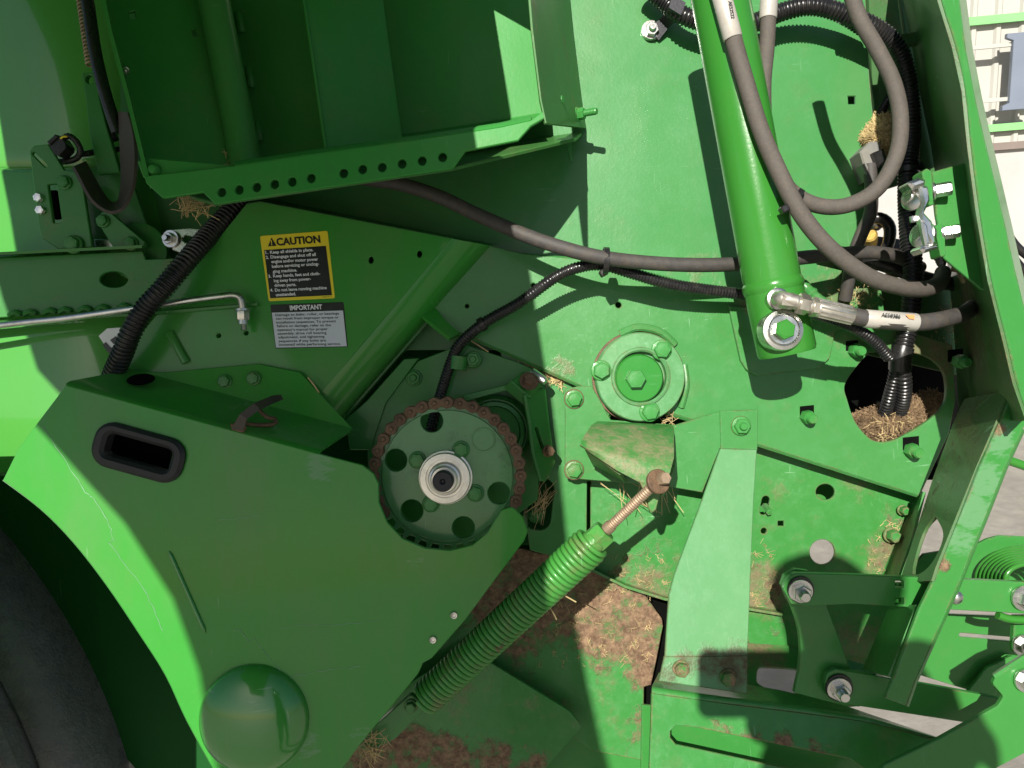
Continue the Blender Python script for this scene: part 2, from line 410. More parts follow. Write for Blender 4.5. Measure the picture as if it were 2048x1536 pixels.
pt_left = paint('paint_left_shield', base=(0.070, 0.310, 0.050), chalk=0.02, dirt=0.03, wear=0.1, rough=0.22, wave=0.4, coat=1.0)
pt_sprocket = paint('paint_sprocket', base=(0.085, 0.27, 0.09), chalk=0.35, dirt=0.45, dustcol=(.05, .05, .03), wear=0.9, rough=0.28, coat=.4, wave=.6)
pt_dome = paint('paint_dome', base=(0.036, 0.25, 0.034), chalk=.03, dirt=.03, wear=.5, rough=.16, wave=.15, coat=1.0, spec=.5, spots=((527, 1368, .24, .012, .4), (672, 1445, .2, .012, .4)))
pt_peel = paint('paint_peeled', base=(.026, .14, .03), chalk=.05, dirt=.7, wear=.6, rough=.5, dustcol=(.035, .028, .022), rust=.02, spots=((700, 440, 0, .08, .25), (860, 470, 0, .08, .25)))
pt_arm = paint('paint_arm', edge=True, base=(0.085, 0.265, 0.10), chalk=0.35, dirt=0.10, wear=0.6, rough=0.42, spots=((1350, 1320, .1, .06, .16),), dustcol=(.13, .085, .05), dust=((1470, 1335, .12, .07, .85), (1420, 1325, .12, .05, .75), (1370, 1322, .12, .045, .65), (1335, 1340, .12, .05, .6)))  # pale base carries the sun's sheen as well as chalk
pt_beam = paint('paint_beam', edge=True, chalk=0.55, dirt=0.25, wear=0.9, rough=0.3, spots=((1440, 1462, .15, .05, .22), (1500, 1474, .15, .05, .30), (1560, 1487, .15, .05, .34), (1620, 1500, .15, .05, .32), (1330, 1350, .12, .05, .2)), dust=((1500, 1345, .1, .07, .8), (1330, 1355, .1, .06, .55), (1520, 1290, 0, .1, .8)))
pt_link = paint('paint_linkage', edge=True, chalk=0.12, dirt=0.10, wear=0.4, rough=0.3)
pt_channel = paint('paint_channel', edge=True, base=(0.040, 0.125, 0.032), chalk=0.1, dirt=0.8, wear=0.7, rough=0.45, rust=0.03, dustcol=(.12, .09, .05), spots=((1990, 700, .3, .08, .2),), dust=((1900, 900, .1, .25, .5), (1940, 640, .1, .2, .8), (1850, 1020, .1, .12, .55)))  # olive grime; the darkened green also stands for shade on the web
pt_handle = paint('paint_handle', edge=True, chalk=.12, dirt=.08, wear=.9, rough=.28, scuffs=((1995, 880, .27, .05, .75), (1965, 960, .27, .06, .8), (1940, 1020, .27, .06, .85), (1920, 1080, .27, .05, .7)), spots=((2000, 860, .27, .02, .3), (1888, 1130, .27, .02, .35)))
pt_dark = paint('paint_shaded_parts', chalk=0.15, dirt=0.35, wear=0.5, rough=0.38)
pt_bolt = paint('paint_bolt', base=(0.04, 0.23, 0.045), chalk=0.5, dirt=0.5, wear=0.8, rough=0.35, rust=0.09)
pt_hood = paint('paint_hood', edge=True, chalk=0.4, dirt=0.5, wear=1.0, rough=0.5, rust=0.01, dust=((1250, 890, .15, .2, .62),), dustcol=(.40, .33, .20))
pt_spring = paint('paint_spring', base=(.05, .25, .04), chalk=0.2, dirt=0.6, wear=0.8, rough=0.32, rust=0.05, spots=((960, 1290, .15, .16, .12), (1090, 1170, .18, .07, .06)))
zinc = simple('zinc_plate', (0.62, 0.62, 0.58), 0.28, 1.0, 0.35, 70, 0.1, 0.12)
chrome = simple('bright_zinc', (0.86, 0.85, 0.82), 0.27, 1.0, 0.12, 40, 0.08)
hubmet = simple('hub_zinc', (0.90, 0.87, 0.78), 0.38, 1.0, 0.25, 90, 0.12, 0.2, dustcol=(0.5, 0.46, 0.36))
darkst = simple('dark_steel', (0.035, 0.035, 0.04), 0.45, 0.6, 0.3, 60, 0.2)
rustst = simple('rusty_steel', (0.150, 0.090, 0.050), 0.6, 0.25, 0.6, 130, 0.7, 0.5, dustcol=(0.055, 0.034, 0.026))
rodst = simple('weathered_rod', (0.34, 0.25, 0.17), 0.55, 0.55, 0.5, 120, 0.4, 0.4, dustcol=(0.30, 0.19, 0.11))
galv = simple('galvanised_rod', (0.62, 0.63, 0.60), 0.30, 1.0, 0.4, 45, 0.15, 0.3, dustcol=(0.22, 0.2, 0.15))
rubber = simple('hose_rubber', (0.050, 0.046, 0.043), 0.62, 0.0, 0.4, 130, 0.35, 0.45, dustcol=(0.11, 0.085, 0.06))
hosedust = simple('dusty_hose_rubber', (0.082, 0.072, 0.062), 0.72, 0.0, 0.3, 320, 0.4, 0.45, dustcol=(0.145, 0.115, 0.085))
plast = simple('black_plastic', (0.012, 0.012, 0.013), 0.30, 0.0, 0.3, 120, 0.1, 0.16, dustcol=(0.10, 0.085, 0.06))
grommet = simple('black_rubber', (0.014, 0.015, 0.018), 0.55, 0.0, 0.3, 60, 0.25, 0.12, dustcol=(0.07, 0.06, 0.055))
strapm = simple('belt_rubber', (0.055, 0.046, 0.04), 0.65, 0.0, 0.4, 60, 0.3, 0.3, dustcol=(0.11, 0.07, 0.045))
tyre = simple('tyre_rubber', (0.095, 0.098, 0.106), 0.28, 0.0, 0.5, 45, 0.5, 0.45, dustcol=(0.17, 0.155, 0.14), bd=0.003)
hay = simple('dry_hay', (0.46, 0.35, 0.17), 0.85, 0.0, 0.8, 90, 0.3)
chaff = simple('packed_chaff', (0.30, 0.20, 0.11), 0.95, 0.0, 0.9, 160, 1.0, 0.5, dustcol=(0.13, 0.08, 0.045), bd=0.004)
yellow = simple('decal_yellow', (0.86, 0.70, 0.03), 0.35, 0.0, 0.06, 30, 0.05, 0.05)
black = simple('decal_black', (0.010, 0.011, 0.012), 0.30, 0.0, 0.2, 30, 0.05)
white = simple('decal_white', (0.78, 0.80, 0.82), 0.35, 0.0, 0.05, 30, 0.05)
sleeve = simple('hose_label_sleeve', (0.44, 0.42, 0.38), 0.35, 0.1, 0.2, 60, 0.1, 0.4, dustcol=(0.40, 0.34, 0.26))
orange = simple('orange_print', (0.75, 0.28, 0.10), 0.5, 0, 0.3, 50, 0.1)
concrete = simple('concrete', (0.27, 0.25, 0.22), 0.85, 0.0, 0.35, 14, 0.5, 0.4, dustcol=(0.21, 0.195, 0.17), bd=0.004)
siding = simple('cream_siding', (0.46, 0.45, 0.41), 0.45, 0.0, 0.06, 5, 0.05)
wallwhite = simple('white_wall', (0.43, 0.42, 0.40), 0.7, 0.0, 0.2, 3, 0.1)
trimgreen = simple('trim_green', (0.22, 0.52, 0.20), 0.4, 0.0, 0.1, 5, 0.05)
lettergrey = simple('letter_grey', (0.17, 0.20, 0.26), 0.5, 0.0, 0.1, 5, 0.05)
brown = simple('ledge_brown', (0.20, 0.16, 0.14), 0.6, 0.0, 0.2, 5, 0.05)
shade_black = simple('painted_shade', (0.003, 0.0035, 0.003), 0.95, 0.0, 0.3, 30, 0.3, spec=0.05)  # near-black colour standing for shade deep inside holes and gaps
pt_inside_shade = paint('paint_inside_shade', spec=.08, coat=0, base=(.010, .075, .016), chalk=0.02, dirt=0.05, wear=0.2, rough=.5, dustcol=(.05, .04, .025))  # green darkened in colour to stand for deep shade behind plates and arch

# ================================================================ SETTING
bm = bmesh.new()
vv = [bm.verts.new(q) for q in ((-60, -60, 0), (60, -60, 0), (60, 90, 0), (-60, 90, 0))]; bm.faces.new(vv)
tag(link('ground', bm, concrete, world=True), 'pale concrete yard around the machine', 'ground', kind='structure')
# ---- building behind: siding wall with a letter sign, white lower wall
def WP(px, py, dep):                       # world point at a photograph pixel, dep metres in front of the camera
    return CAM+F*dep+RX*((px-1024)/1536*dep)+UY*((768-py)/1536*dep)
bo = WP(2000, 290, 4.6)                     # a point on the ledge
bx = V((math.cos(math.radians(-7)), math.sin(math.radians(-7)), 0)); bn = V((bx.y, -bx.x, 0)); bz = V((0, 0, 1))
def wb(a, b, c): return bo+bx*a+bz*b+bn*c
def wbox(name, a0, a1, b0, b1, c0, c1, mat, parent):
    b = bmesh.new(); q = [b.verts.new(wb(x, y, z)) for x in (a0, a1) for y in (b0, b1) for z in (c0, c1)]
    for f in ((0, 1, 3, 2), (4, 6, 7, 5), (0, 4, 5, 1), (2, 3, 7, 6), (0, 2, 6, 4), (1, 5, 7, 3)): b.faces.new([q[i] for i in f])
    return link(name, b, mat, parent, world=True, smooth=0)
bld = tag(empty('building', V((bo.x, bo.y, 0))), 'cream sided building with green trim bands and letter sign behind the baler', 'building')
zb = -bo.z
wbox('lower_wall', -9, 6, zb, -0.02, -0.5, 0.03, wallwhite, bld)
wbox('ledge', -9, 6, -0.03, 0.012, 0, 0.06, brown, bld)
b = bmesh.new(); prof = []
x = -3.0
while x < 2.6:
    prof += [(x, 0), (x+0.085, 0), (x+0.097, 0.016), (x+0.118, 0.016), (x+0.13, 0)]
    x += 0.135
lo = [b.verts.new(wb(q[0], 0.012, q[1])) for q in prof]; hi = [b.verts.new(wb(q[0], 5.0, q[1])) for q in prof]
ring_faces(b, [lo, hi], False); link('siding', b, siding, bld, world=True, smooth=0)
sc = 4.6/1536
wbox('trim_band', -3, 2.6, 26*sc, 40*sc, 0.017, 0.045, trimgreen, bld)
wbox('trim_band', -3, 2.6, 226*sc, 241*sc, 0.017, 0.045, trimgreen, bld)
sg = tag(empty('letter_sign', wb(0.1, 60*sc, 0.1)), 'large grey serif letter on white rails against the siding', 'sign')
wbox('mounting_rail', -1.2, 0.9, 80*sc, 87*sc, 0.10, 0.125, siding, sg)
wbox('mounting_rail', -1.2, 0.9, 178*sc, 185*sc, 0.10, 0.125, siding, sg)
Fp = [(0, 0), (58, 0), (58, 8), (45, 13), (45, 60), (75, 60), (82, 48), (88, 48), (88, 92), (82, 92), (75, 80), (45, 80), (45, 116), (88, 116), (98, 98), (106, 98), (103, 138), (0, 138), (0, 130), (12, 125), (12, 13), (0, 8)]
b = bmesh.new(); plate_bm(b, [[(q[0]*sc, q[1]*sc) for q in Fp]], lambda a, c, z: wb(a-24*sc, c+62*sc, 0.15+z), 0.03, 0.002)
link('letter', b, lettergrey, sg, world=True)

# ================================================================ RAISED SIDE SHIELD overhead (casts the long shade)
def onto(px, py, h, a=0.95, k=0.42):
    q = P(px, py, h); t = (a-k*q.z-q.y)/(SUN.y+k); return q+SUN*t
rightE = [(940, -190, .02), (983, 18, .02), (1020, 245, .02), (1050, 510, 0), (1090, 760, 0), (1112, 900, -.02), (1135, 1090, -.04), (1150, 1250, -.07), (1172, 1370, -.07), (1215, 1560, -.07), (1260, 1750, -.07)]
leftE = [(520, 1750, .20), (432, 1536, .20), (397, 1345, .20), (345, 1200, .20), (250, 1050, .20), (110, 895, .20), (20, 800, .20), (130, 765, -.05), (85, 640, -.05), (5, 335, -.06), (-42, 50, -.06), (-95, -250, -.06)]
rs = thing('raised_shield', 'green side shield swung up overhead above the picture', 'shield', V((-.4, .85, .3)))
ring = [onto(*q) for q in rightE]+[onto(*q) for q in leftE]
b = bmesh.new()
pe = (V((0, -0.42, 1))).normalized(); o0 = ring[0]; nrm = V((1, 0, 0)).cross(pe)
plate_bm(b, [[V(((q-o0).x, (q-o0).dot(pe))) for q in ring]], lambda x, y, z: o0+V((1, 0, 0))*x+pe*y+nrm*z, 0.02, 0.002)
link('panel', b, pt_guard, rs)

# ================================================================ BALER SIDE FRAME
fr = thing('baler_frame', 'green welded sheet steel side frame of the baler', 'machine frame', P(1400, 1100, -.05))
UPH = -0.08
plate('upper_side_panel', [(150, -60), (1728, -60), (1738, 150), (1752, 300, 10), (1735, 420, 20), (1722, 500, 15), (1760, 560), (1780, 700), (150, 700)], UPH, 0.006, pt_upper, fr,
      holes=[[(1696, 192), (1711, 192), (1711, 208), (1697, 208)]])
# recess behind the hoses
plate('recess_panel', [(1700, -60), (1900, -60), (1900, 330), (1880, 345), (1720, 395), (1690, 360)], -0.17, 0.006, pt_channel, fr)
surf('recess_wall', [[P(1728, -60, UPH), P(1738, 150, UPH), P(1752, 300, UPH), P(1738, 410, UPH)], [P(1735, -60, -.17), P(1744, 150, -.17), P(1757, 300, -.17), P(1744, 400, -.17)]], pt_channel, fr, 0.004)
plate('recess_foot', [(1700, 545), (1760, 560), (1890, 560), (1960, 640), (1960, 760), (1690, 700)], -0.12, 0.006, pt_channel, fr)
# lower side panel (diagonal band)
LPp = [(985, 492), (1047, 508, 6), (1185, 520), (1330, 556), (1480, 598), (1640, 628), (1790, 655), (1905, 690), (1912, 800), (1898, 868, 8), (1840, 992, 6), (1515, 888), (1400, 845), (1330, 822), (1176, 778), (1030, 712), (860, 640), (820, 600), (930, 480)]
hole = crp([(1738, 706), (1790, 702), (1850, 712), (1887, 745), (1891, 800), (1868, 832), (1830, 858), (1785, 881), (1745, 880), (1712, 845), (1695, 800), (1690, 770), (1712, 735), (1738, 706)], 5)[:-1]
lp = plate('lower_side_panel', LPp, 0.0, 0.008, pt_low, fr, holes=[hole, circ(1237, 610, 6), circ(1067, 571, 5), circ(934, 612, 4)])
# folded lips of the band
surf('folded_lip', [[P(1840, 992, 0), P(1515, 888, 0), P(1400, 845, 0), P(1176, 778, 0), P(1030, 712, 0), P(860, 640, 0)],
                    [P(1841, 997, -.004), P(1515, 893, -.004), P(1400, 850, -.004), P(1176, 783, -.004), P(1030, 717, -.004), P(860, 645, -.004)],
                    [P(1838, 996, -.045), P(1513, 892, -.045), P(1400, 849, -.045), P(1176, 782, -.045), P(1030, 716, -.045), P(860, 644, -.045)]], pt_low, fr, 0.005)
surf('upper_lip', [[P(1047, 509, 0), P(1185, 521, 0), P(1330, 557, 0), P(1480, 599, 0), P(1640, 629, 0)],
                   [P(1046, 506, -.004), P(1186, 517, -.004), P(1331, 553, -.004), P(1481, 595, -.004), P(1641, 625, -.004)],
                   [P(1048, 508, -.075), P(1188, 519, -.075), P(1333, 553, -.075), P(1483, 592, -.075), P(1643, 622, -.075)]], pt_low, fr, 0.005)
# weld beads along the top of the band
for i, pts in enumerate([[(1150, 520, -.01), (1250, 540, -.006), (1310, 553, -.01), (1400, 578, -.006), (1490, 602, -.01)], [(1600, 565, -.02), (1630, 592, .0), (1660, 615, .0), (1700, 628, .004), (1762, 652, .0)]]):
    C = path3(pts, 0.004); b = bmesh.new()
    sweep_bm(b, C, [0.009+0.004*random.random() if i else 0.005+0.002*random.random() for _ in C], 10); link('weld_bead', b, pt_low, fr)
plate('pivot_plate', [(1458, 612), (1466, 650), (1482, 722), (1492, 738), (1512, 752, 6), (1640, 736), (1660, 716, 6), (1670, 664), (1700, 650), (1640, 626)], .010, .012, pt_low, fr)
for x, y, s in ((1614, 824, 14), (1822, 888, 16), (1704, 692, 12), (1911, 712, 15)):
    plate('square_hole_patch', [(x-s, y-s*.8), (x+s, y-s), (x+s, y+s*.7), (x-s, y+s*.8)], .0014, .001, shade_black, fr, bev=0)  # flat black plate on the surface, standing for the dark of a hole
# mid plate, bearing plate, back plate
plate('mid_plate', [(1000, 700), (1085, 738), (1176, 772), (1215, 800), (1215, 960), (1174, 962), (1173, 1135), (1060, 1100), (1030, 900)], -0.025, 0.006, pt_low, fr,
      holes=[rrect(1078, 1008, 54, 104, 22, 0.12)])
plate('bearing_plate', [(770, 804), (836, 722), (906, 695), (922, 686), (1035, 724), (1090, 748), (1075, 1000), (950, 1090), (740, 1060), (735, 900)], -0.012, 0.006, pt_dark, fr)
plate('bearing_side_plate', [(690, 840), (735, 800), (808, 718, 4), (838, 716), (772, 806), (740, 900), (700, 900)], -0.005, 0.005, pt_dark, fr)
bkh = -0.055
plate('back_plate', [(1181, 850), (1520, 860), (1850, 985), (1832, 1020), (1775, 1150), (1790, 1230), (1720, 1345), (1600, 1345), (1500, 1295), (1480, 1230), (1330, 1200), (1250, 1170), (1181, 1135)], bkh, 0.006, pt_back, fr,
      holes=[circ(1651, 984, 19, 28, 16), circ(1645, 1104, 25), slot(1532, 1000, 1527, 1022, 8), circ(1528, 1062, 6), [(1556, 1042), (1568, 1042), (1568, 1052), (1556, 1052)]])
plate('inner_plate', [(1500, 900), (1740, 900), (1740, 1045), (1600, 1055), (1590, 1090), (1500, 1090)], -0.16, 0.006, pt_dark, fr)
surf('back_plate_lip', [[P(1181, 1135, bkh), P(1250, 1170, bkh), P(1330, 1196, bkh), P(1480, 1212, bkh), P(1565, 1226, bkh)],
                        [P(1180, 1139, bkh+.006), P(1250, 1174, bkh+.006), P(1330, 1200, bkh+.006), P(1480, 1216, bkh+.006), P(1565, 1230, bkh+.006)],
                        [P(1180, 1141, bkh+.04), P(1250, 1176, bkh+.04), P(1330, 1201, bkh+.04), P(1480, 1218, bkh+.04), P(1565, 1232, bkh+.04)]], pt_back, fr, 0.005)
# rusty side flange right of the back plate
surf('side_flange', [[P(1835, 995, bkh), P(1800, 1075, bkh), P(1765, 1155, bkh)], [P(1842, 995, bkh+.01), P(1808, 1078, bkh+.01), P(1775, 1157, bkh+.01)], [P(1852, 985, .06), P(1828, 1080, .06), P(1800, 1160, .06)]],
     paint('paint_side_flange', chalk=.2, dirt=.8, rust=.10, rough=.6, dust=((1810, 1070, 0, .12, .8),)), fr, 0.005)
plate('lower_floor', [(1494, 1285), (1600, 1292), (1790, 1345), (1790, 1400), (1690, 1412), (1590, 1392), (1494, 1392)], Pl((1494, 1285, -.02), (1790, 1345, -.02), (1494, 1395, .09)), 0.006, pt_beam, fr,
      holes=[crp([(1514, 1350), (1517, 1338), (1530, 1333), (1600, 1338), (1640, 1350), (1600, 1384), (1548, 1380), (1517, 1366), (1514, 1350)], 5)[:-1]])
for x, y, h, r in ((1612, 833, 0, 14), (1820, 900, 0, 15), (1708, 700, 0, 14), (1915, 722, .02, 14)):
    q = bolt(fr, x, y, h, r, pt_bolt, hh=mm(20), flange=0, stud=(0.72, 1.0), ax=V((.05, -.12, 1)))
for x, y, h in ((1148, 798, .0155), (1148, 940, .0155), (1482, 852, .0195)):
    lathe('rust_ring', P(x, y, h), [(mm(20), 0), (mm(19.4), .0007), (mm(10), .0007)], rustst, fr, 28)
bolt(fr, 1148, 798, .016, 15, pt_bolt); bolt(fr, 1148, 940, .016, 15, pt_bolt); bolt(fr, 1482, 852, .02, 16, pt_bolt, stud=(.5, .5))
bolt(fr, 828, 756, -.012, 14, pt_dark, stud=(.5, .4)); bolt(fr, 1072, 1029, -.06, 14, pt_dark, stud=(.5, .3)); bolt(fr, 1207, 825, -.02, 13, pt_bolt)
bolt(fr, 1530, 1012, bkh-.01, 7, pt_back, flange=0, hh=.03, ax=V((0, -.3, 1))); bolt(fr, 1782, 1070, bkh+.01, 13, pt_back, hh=.02); bolt(fr, 1805, 1020, bkh+.01, 9, pt_back, hh=.015)
plate('slot_backing', [(1030, 930), (1120, 930), (1120, 1090), (1030, 1090)], -0.07, 0.004, pt_inside_shade, fr)
# hole interior: black sheet standing for the unlit depth of the cable opening
plate('cavity_back', [(1640, 640), (1960, 640), (1960, 960), (1640, 960)], -0.30, 0.005, shade_black, fr)

plate('inner_wall', [(560, 560), (1430, 600), (1430, 900), (1215, 900), (1215, 1150), (560, 1150)], -.14, .006, pt_inside_shade, fr)
# caution panel with its big rolled edge
cp = 0.05
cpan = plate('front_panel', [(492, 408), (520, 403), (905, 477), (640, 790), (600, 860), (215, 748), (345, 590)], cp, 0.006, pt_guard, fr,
             holes=[circ(742, 520, 5, 14, 7), circ(839, 508, 5, 14, 7), circ(437, 671, 4.5, 12), circ(492, 666, 4.5, 12)])
rows = []
for k in range(11):
    a = PI/2*k/10; s, hh_ = math.sin(a), cp-.075*(1-math.cos(a))
    rows.append([P(904+82*s, 477+16*s, hh_), P(815+78*s, 582+14*s, hh_), P(726+72*s, 688+18*s, hh_), P(639+66*s, 789+24*s, hh_), P(590+62*s, 850+26*s, hh_)])
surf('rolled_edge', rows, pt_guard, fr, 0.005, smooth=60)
surf('panel_return', [rows[-1], [V((p.x-.012, p.y-.008, -.08)) for p in rows[-1]]], pt_dark, fr, 0.004)
surf('top_return', [[P(492, 408, cp), P(520, 403, cp), P(905, 477, cp)], [P(500, 402, cp-.01), P(524, 399, cp-.01), P(908, 472, cp-.01)], [P(520, 400, -.075), P(540, 398, -.075), P(985, 488, -.075)]], pt_peel, fr, 0.004)
b = bmesh.new(); sweep_bm(b, path3([(340, 665, .052), (358, 700, .054), (372, 725, .054)], .004), [0.002]+[.009]*100 if False else 0.008, 10); link('emboss_bead', b, pt_guard, fr)
# curved slotted tab on the rolled edge
surf('slotted_tab', [[P(842, 628, .02), P(868, 650, .035), P(900, 676, .04)], [P(872, 617, .0), P(890, 640, .02), P(921, 667, .02)]], pt_guard, fr, 0.009)

# bracket plates below the bearing
plate('bearing_bracket', [(1130, 778, 6), (1160, 772), (1184, 772), (1222, 840), (1350, 850), (1430, 826), (1515, 820, 4), (1515, 897), (1440, 897), (1405, 985), (1330, 972), (1130, 956, 4)], 0.014, 0.007, pt_low, fr)
plate('bracket_tab', [(1440, 822), (1516, 819, 3), (1515, 900), (1442, 898)], 0.0185, 0.005, pt_low, fr)
# ================================================================ HOOD BRACKET that carries the spring rod
hd = thing('spring_bracket', 'dirty folded bracket under the round bearing that holds the spring rod', 'bracket', P(1250, 970, .15))
rows = [[P(1196, 842, .03), P(1270, 846, .03), P(1345, 850, .03)], [P(1183, 850, .07), P(1265, 853, .07), P(1348, 858, .07)],
        [P(1163, 880, .18), P(1240, 900, .19), P(1348, 915, .18)], [P(1160, 890, .195), P(1232, 925, .205), P(1340, 945, .20)],
        [P(1166, 896, .19), P(1232, 940, .20), P(1318, 985, .20)]]
surf('hood', rows, pt_hood, hd, 0.006, smooth=60)
plate('side_cheek', [(1348, 852), (1352, 930), (1332, 985), (1322, 990), (1338, 930)], Pl((1348, 852, .03), (1352, 930, .12), (1322, 990, .2)), .006, pt_hood, hd)
plate('tab', [(1278, 962), (1322, 984), (1312, 1020, 5), (1303, 1027, 5), (1297, 1018, 4), (1290, 985)], 0.205, .008, pt_hood, hd)
surf('inner_web', [[P(1170, 900, .18), P(1240, 950, .18)], [P(1185, 930, .02), P(1250, 965, .02)]], pt_hood, hd, .005)
# ================================================================ PALE ARM and bottom beam
pa = thing('support_arm', 'pale chalky green upright arm plate bolted to the rusty foot', 'arm plate', P(1410, 1390, .12))
plate('arm', [(1441, 897), (1514, 899), (1507, 1010), (1495, 1312), (1330, 1314), (1338, 1190), (1350, 1146), (1400, 1012)], Pl((1441, 897, .02), (1514, 899, .02), (1400, 1314, .12)), .008, pt_arm, pa)
plate('foot', [(1329, 1313), (1495, 1311), (1494, 1388), (1318, 1362)], Pl((1329, 1313, .12), (1495, 1311, .12), (1400, 1388, .135)), .008, pt_arm, pa)
for x, y in ((1362, 1337), (1455, 1355)): bolt(pa, x, y, .128, 15, paint('paint_rusty_bolt', chalk=.2, dirt=.9, rust=.30, rough=.7) if x < 1400 else MAT['paint_rusty_bolt'], hh=.012, flange=1.15)
bmh = thing('bottom_beam', 'green bottom beam with long slot and rust streak, lower right', 'beam', P(1500, 1536, .15))
plb = Pl((1305, 1388, .15), (1700, 1460, .15), (1305, 1536, .19))
plate('front_web', [(1304, 1386), (1448, 1406), (1596, 1424), (1729, 1442), (1878, 1478), (1800, 1530), (1740, 1580), (1730, 1620), (1296, 1620)], plb, .008, pt_beam, bmh,
      holes=[[(1352, 1450), (1400, 1456), (1700, 1518), (1760, 1560), (1700, 1570), (1600, 1542), (1380, 1494), (1352, 1488), (1341, 1475), (1341, 1462)]])
rows = []
for k in range(6):
    a = PI/2*k/5; dy = -14*math.sin(a); dz = -.012*(1-math.cos(a))*1.2
    rows.append([P(1304, 1386+dy, .15+dz), P(1448, 1406+dy, .152+dz), P(1596, 1424+dy, .154+dz), P(1729, 1442+dy*.9, .156+dz), P(1878, 1478+dy*.2, .16+dz)])
rows.append([P(1318, 1345, .085), P(1448, 1360, .085), P(1560, 1380, .09), P(1690, 1411, .12), P(1872, 1476, .15)])
surf('top_fold', rows, pt_beam, bmh, .006, smooth=60)
plate('inner_plate', [(1284, 1410), (1700, 1450), (1790, 1600), (1280, 1640)], .12, .006, pt_link, bmh)

# ================================================================ RUSTY LOWER PLATES
rp = thing('rusty_plate', 'flat plate thick with brown rust and peeling green paint below the spring', 'plate', P(1230, 1520, -.07))
plate('plate', [(900, 1080), (1046, 1098), (1183, 1131), (1238, 1166), (1292, 1193), (1324, 1238), (1326, 1252), (1311, 1329), (1302, 1370), (1288, 1374), (1286, 1521), (1183, 1502), (1100, 1440), (820, 1440), (700, 1330)], -.07, .007, pt_rust, rp)
plate('dark_slot', [(1280, 1180), (1345, 1180), (1345, 1420), (1280, 1420)], -.14, .005, shade_black, rp)
lf = thing('lower_flap', 'shaded green flap with rounded corner below the coil spring', 'plate', P(1000, 1530, .0))
plate('flap', [(760, 1400), (930, 1300), (973, 1320), (1138, 1421, 10), (1165, 1452, 14), (1090, 1540), (1040, 1620), (640, 1620)], -.02, .007, pt_foot, lf)
plate('under_plate', [(1080, 1450), (1190, 1490), (1300, 1520), (1300, 1640), (1050, 1640)], -.10, .006, pt_link, lf)

# ================================================================ BEARING
be = thing('flange_bearing', 'round chalky green flange bearing with capped hex bolt', 'bearing', P(1276, 840, 0))
c = P(1276, 754, 0); r1 = mm(88)
lathe('flange', c, [(r1*1.0, -.06), (r1, .026), (r1*.99, .031), (r1*.97, .033), (r1*.66, .034), (r1*.645, .038), (r1*.60, .040), (r1*.565, .037), (r1*.55, .022), (r1*.2, .018)], paint('paint_flange', base=(.075, .25, .085), chalk=1.1, dirt=.2, wear=.9, rough=.42, edge=True), be, 72)
lathe('cap', c+V((-.004, -.003, .026)), [(r1*.55, 0), (r1*.535, .012), (r1*.50, .017), (r1*.2, .018), (0.004, .018)], paint('paint_cap', base=(.030, .21, .030), chalk=.12, dirt=.1, rough=.18, wave=.2), be, 56)
lathe('rust_line', c, [(r1*1.0, .0016), (r1*1.045, .0016), (r1*1.05, .0)], rustst, be, 72, V((0, 0, 1)), False, False)
bolt(be, 1270, 758, .044, 20, pt_bolt, hh=.016, flange=0)
for x, y in ((1323, 700), (1202, 741), (1299, 823)): bolt(be, x, y, .0335, 17, pt_bolt)
b = bmesh.new(); sweep_bm(b, path3([(1240, 668, .0), (1275, 655, .004), (1320, 664, .003), (1350, 690, 0)], .004), 0.008, 10); link('weld_bead', b, pt_low, be)
b = bmesh.new(); sweep_bm(b, path3([(1368, 730, .0), (1372, 770, .004), (1362, 815, .0)], .004), 0.007, 10); link('weld_bead', b, pt_low, be)
# ================================================================ IDLER BEARING, TENSIONER behind the sprocket
tn = thing('chain_tensioner', 'shaded green tensioner arm and slotted bar beside the chain sprocket', 'tensioner', P(1060, 950, .0))
cb = P(990, 862, -.012); r = mm(74)
lathe('idler_bearing', cb, [(r, 0), (r, .02), (r*.93, .03), (r*.88, .02), (r*.84, .02), (r*.80, .032), (r*.70, .034), (r*.66, .022), (r*.4, .02), (r*.38, .05), (.003, .05)], pt_dark, tn, 56)
plate('slotted_bar', [(1050, 792), (1092, 775, 4), (1100, 850), (1111, 925, 8), (1090, 968, 8), (1078, 950), (1066, 905), (1060, 850)], Pl((1050, 792, .055), (1092, 775, .02), (1085, 960, .04)), .008, pt_dark, tn, holes=[slot(1074, 858, 1086, 895, 3.5)])
plate('bar_edge', [(1046, 790), (1053, 788), (1064, 850), (1070, 905), (1086, 962), (1078, 962), (1062, 905), (1056, 850)], .06, .05, pt_dark, tn)
plate('arm', [(925, 790), (1028, 766), (1032, 776), (930, 802)], .045, .03, pt_dark, tn)
plate('clamp_block', [(1022, 762), (1048, 742), (1086, 772), (1062, 796)], Pl((1022, 762, .06), (1048, 742, .02), (1062, 796, .055)), .025, pt_dark, tn)
bolt(tn, 1058, 762, .055, 13, rustst, hh=.01, flange=1.5, ax=V((.2, .45, 1)))
lathe('stud_tip', P(1072, 750, .04), [(.009, -.01), (.009, .02), (.006, .026)], zinc, tn, 18, V((.7, -.55, .5)))
bolt(tn, 1096, 902, .045, 10, rustst, hh=.01, ax=V((.5, 0, 1)))
plate('lower_block', [(1068, 880), (1086, 878), (1090, 930), (1072, 935)], .01, .03, rustst, tn)

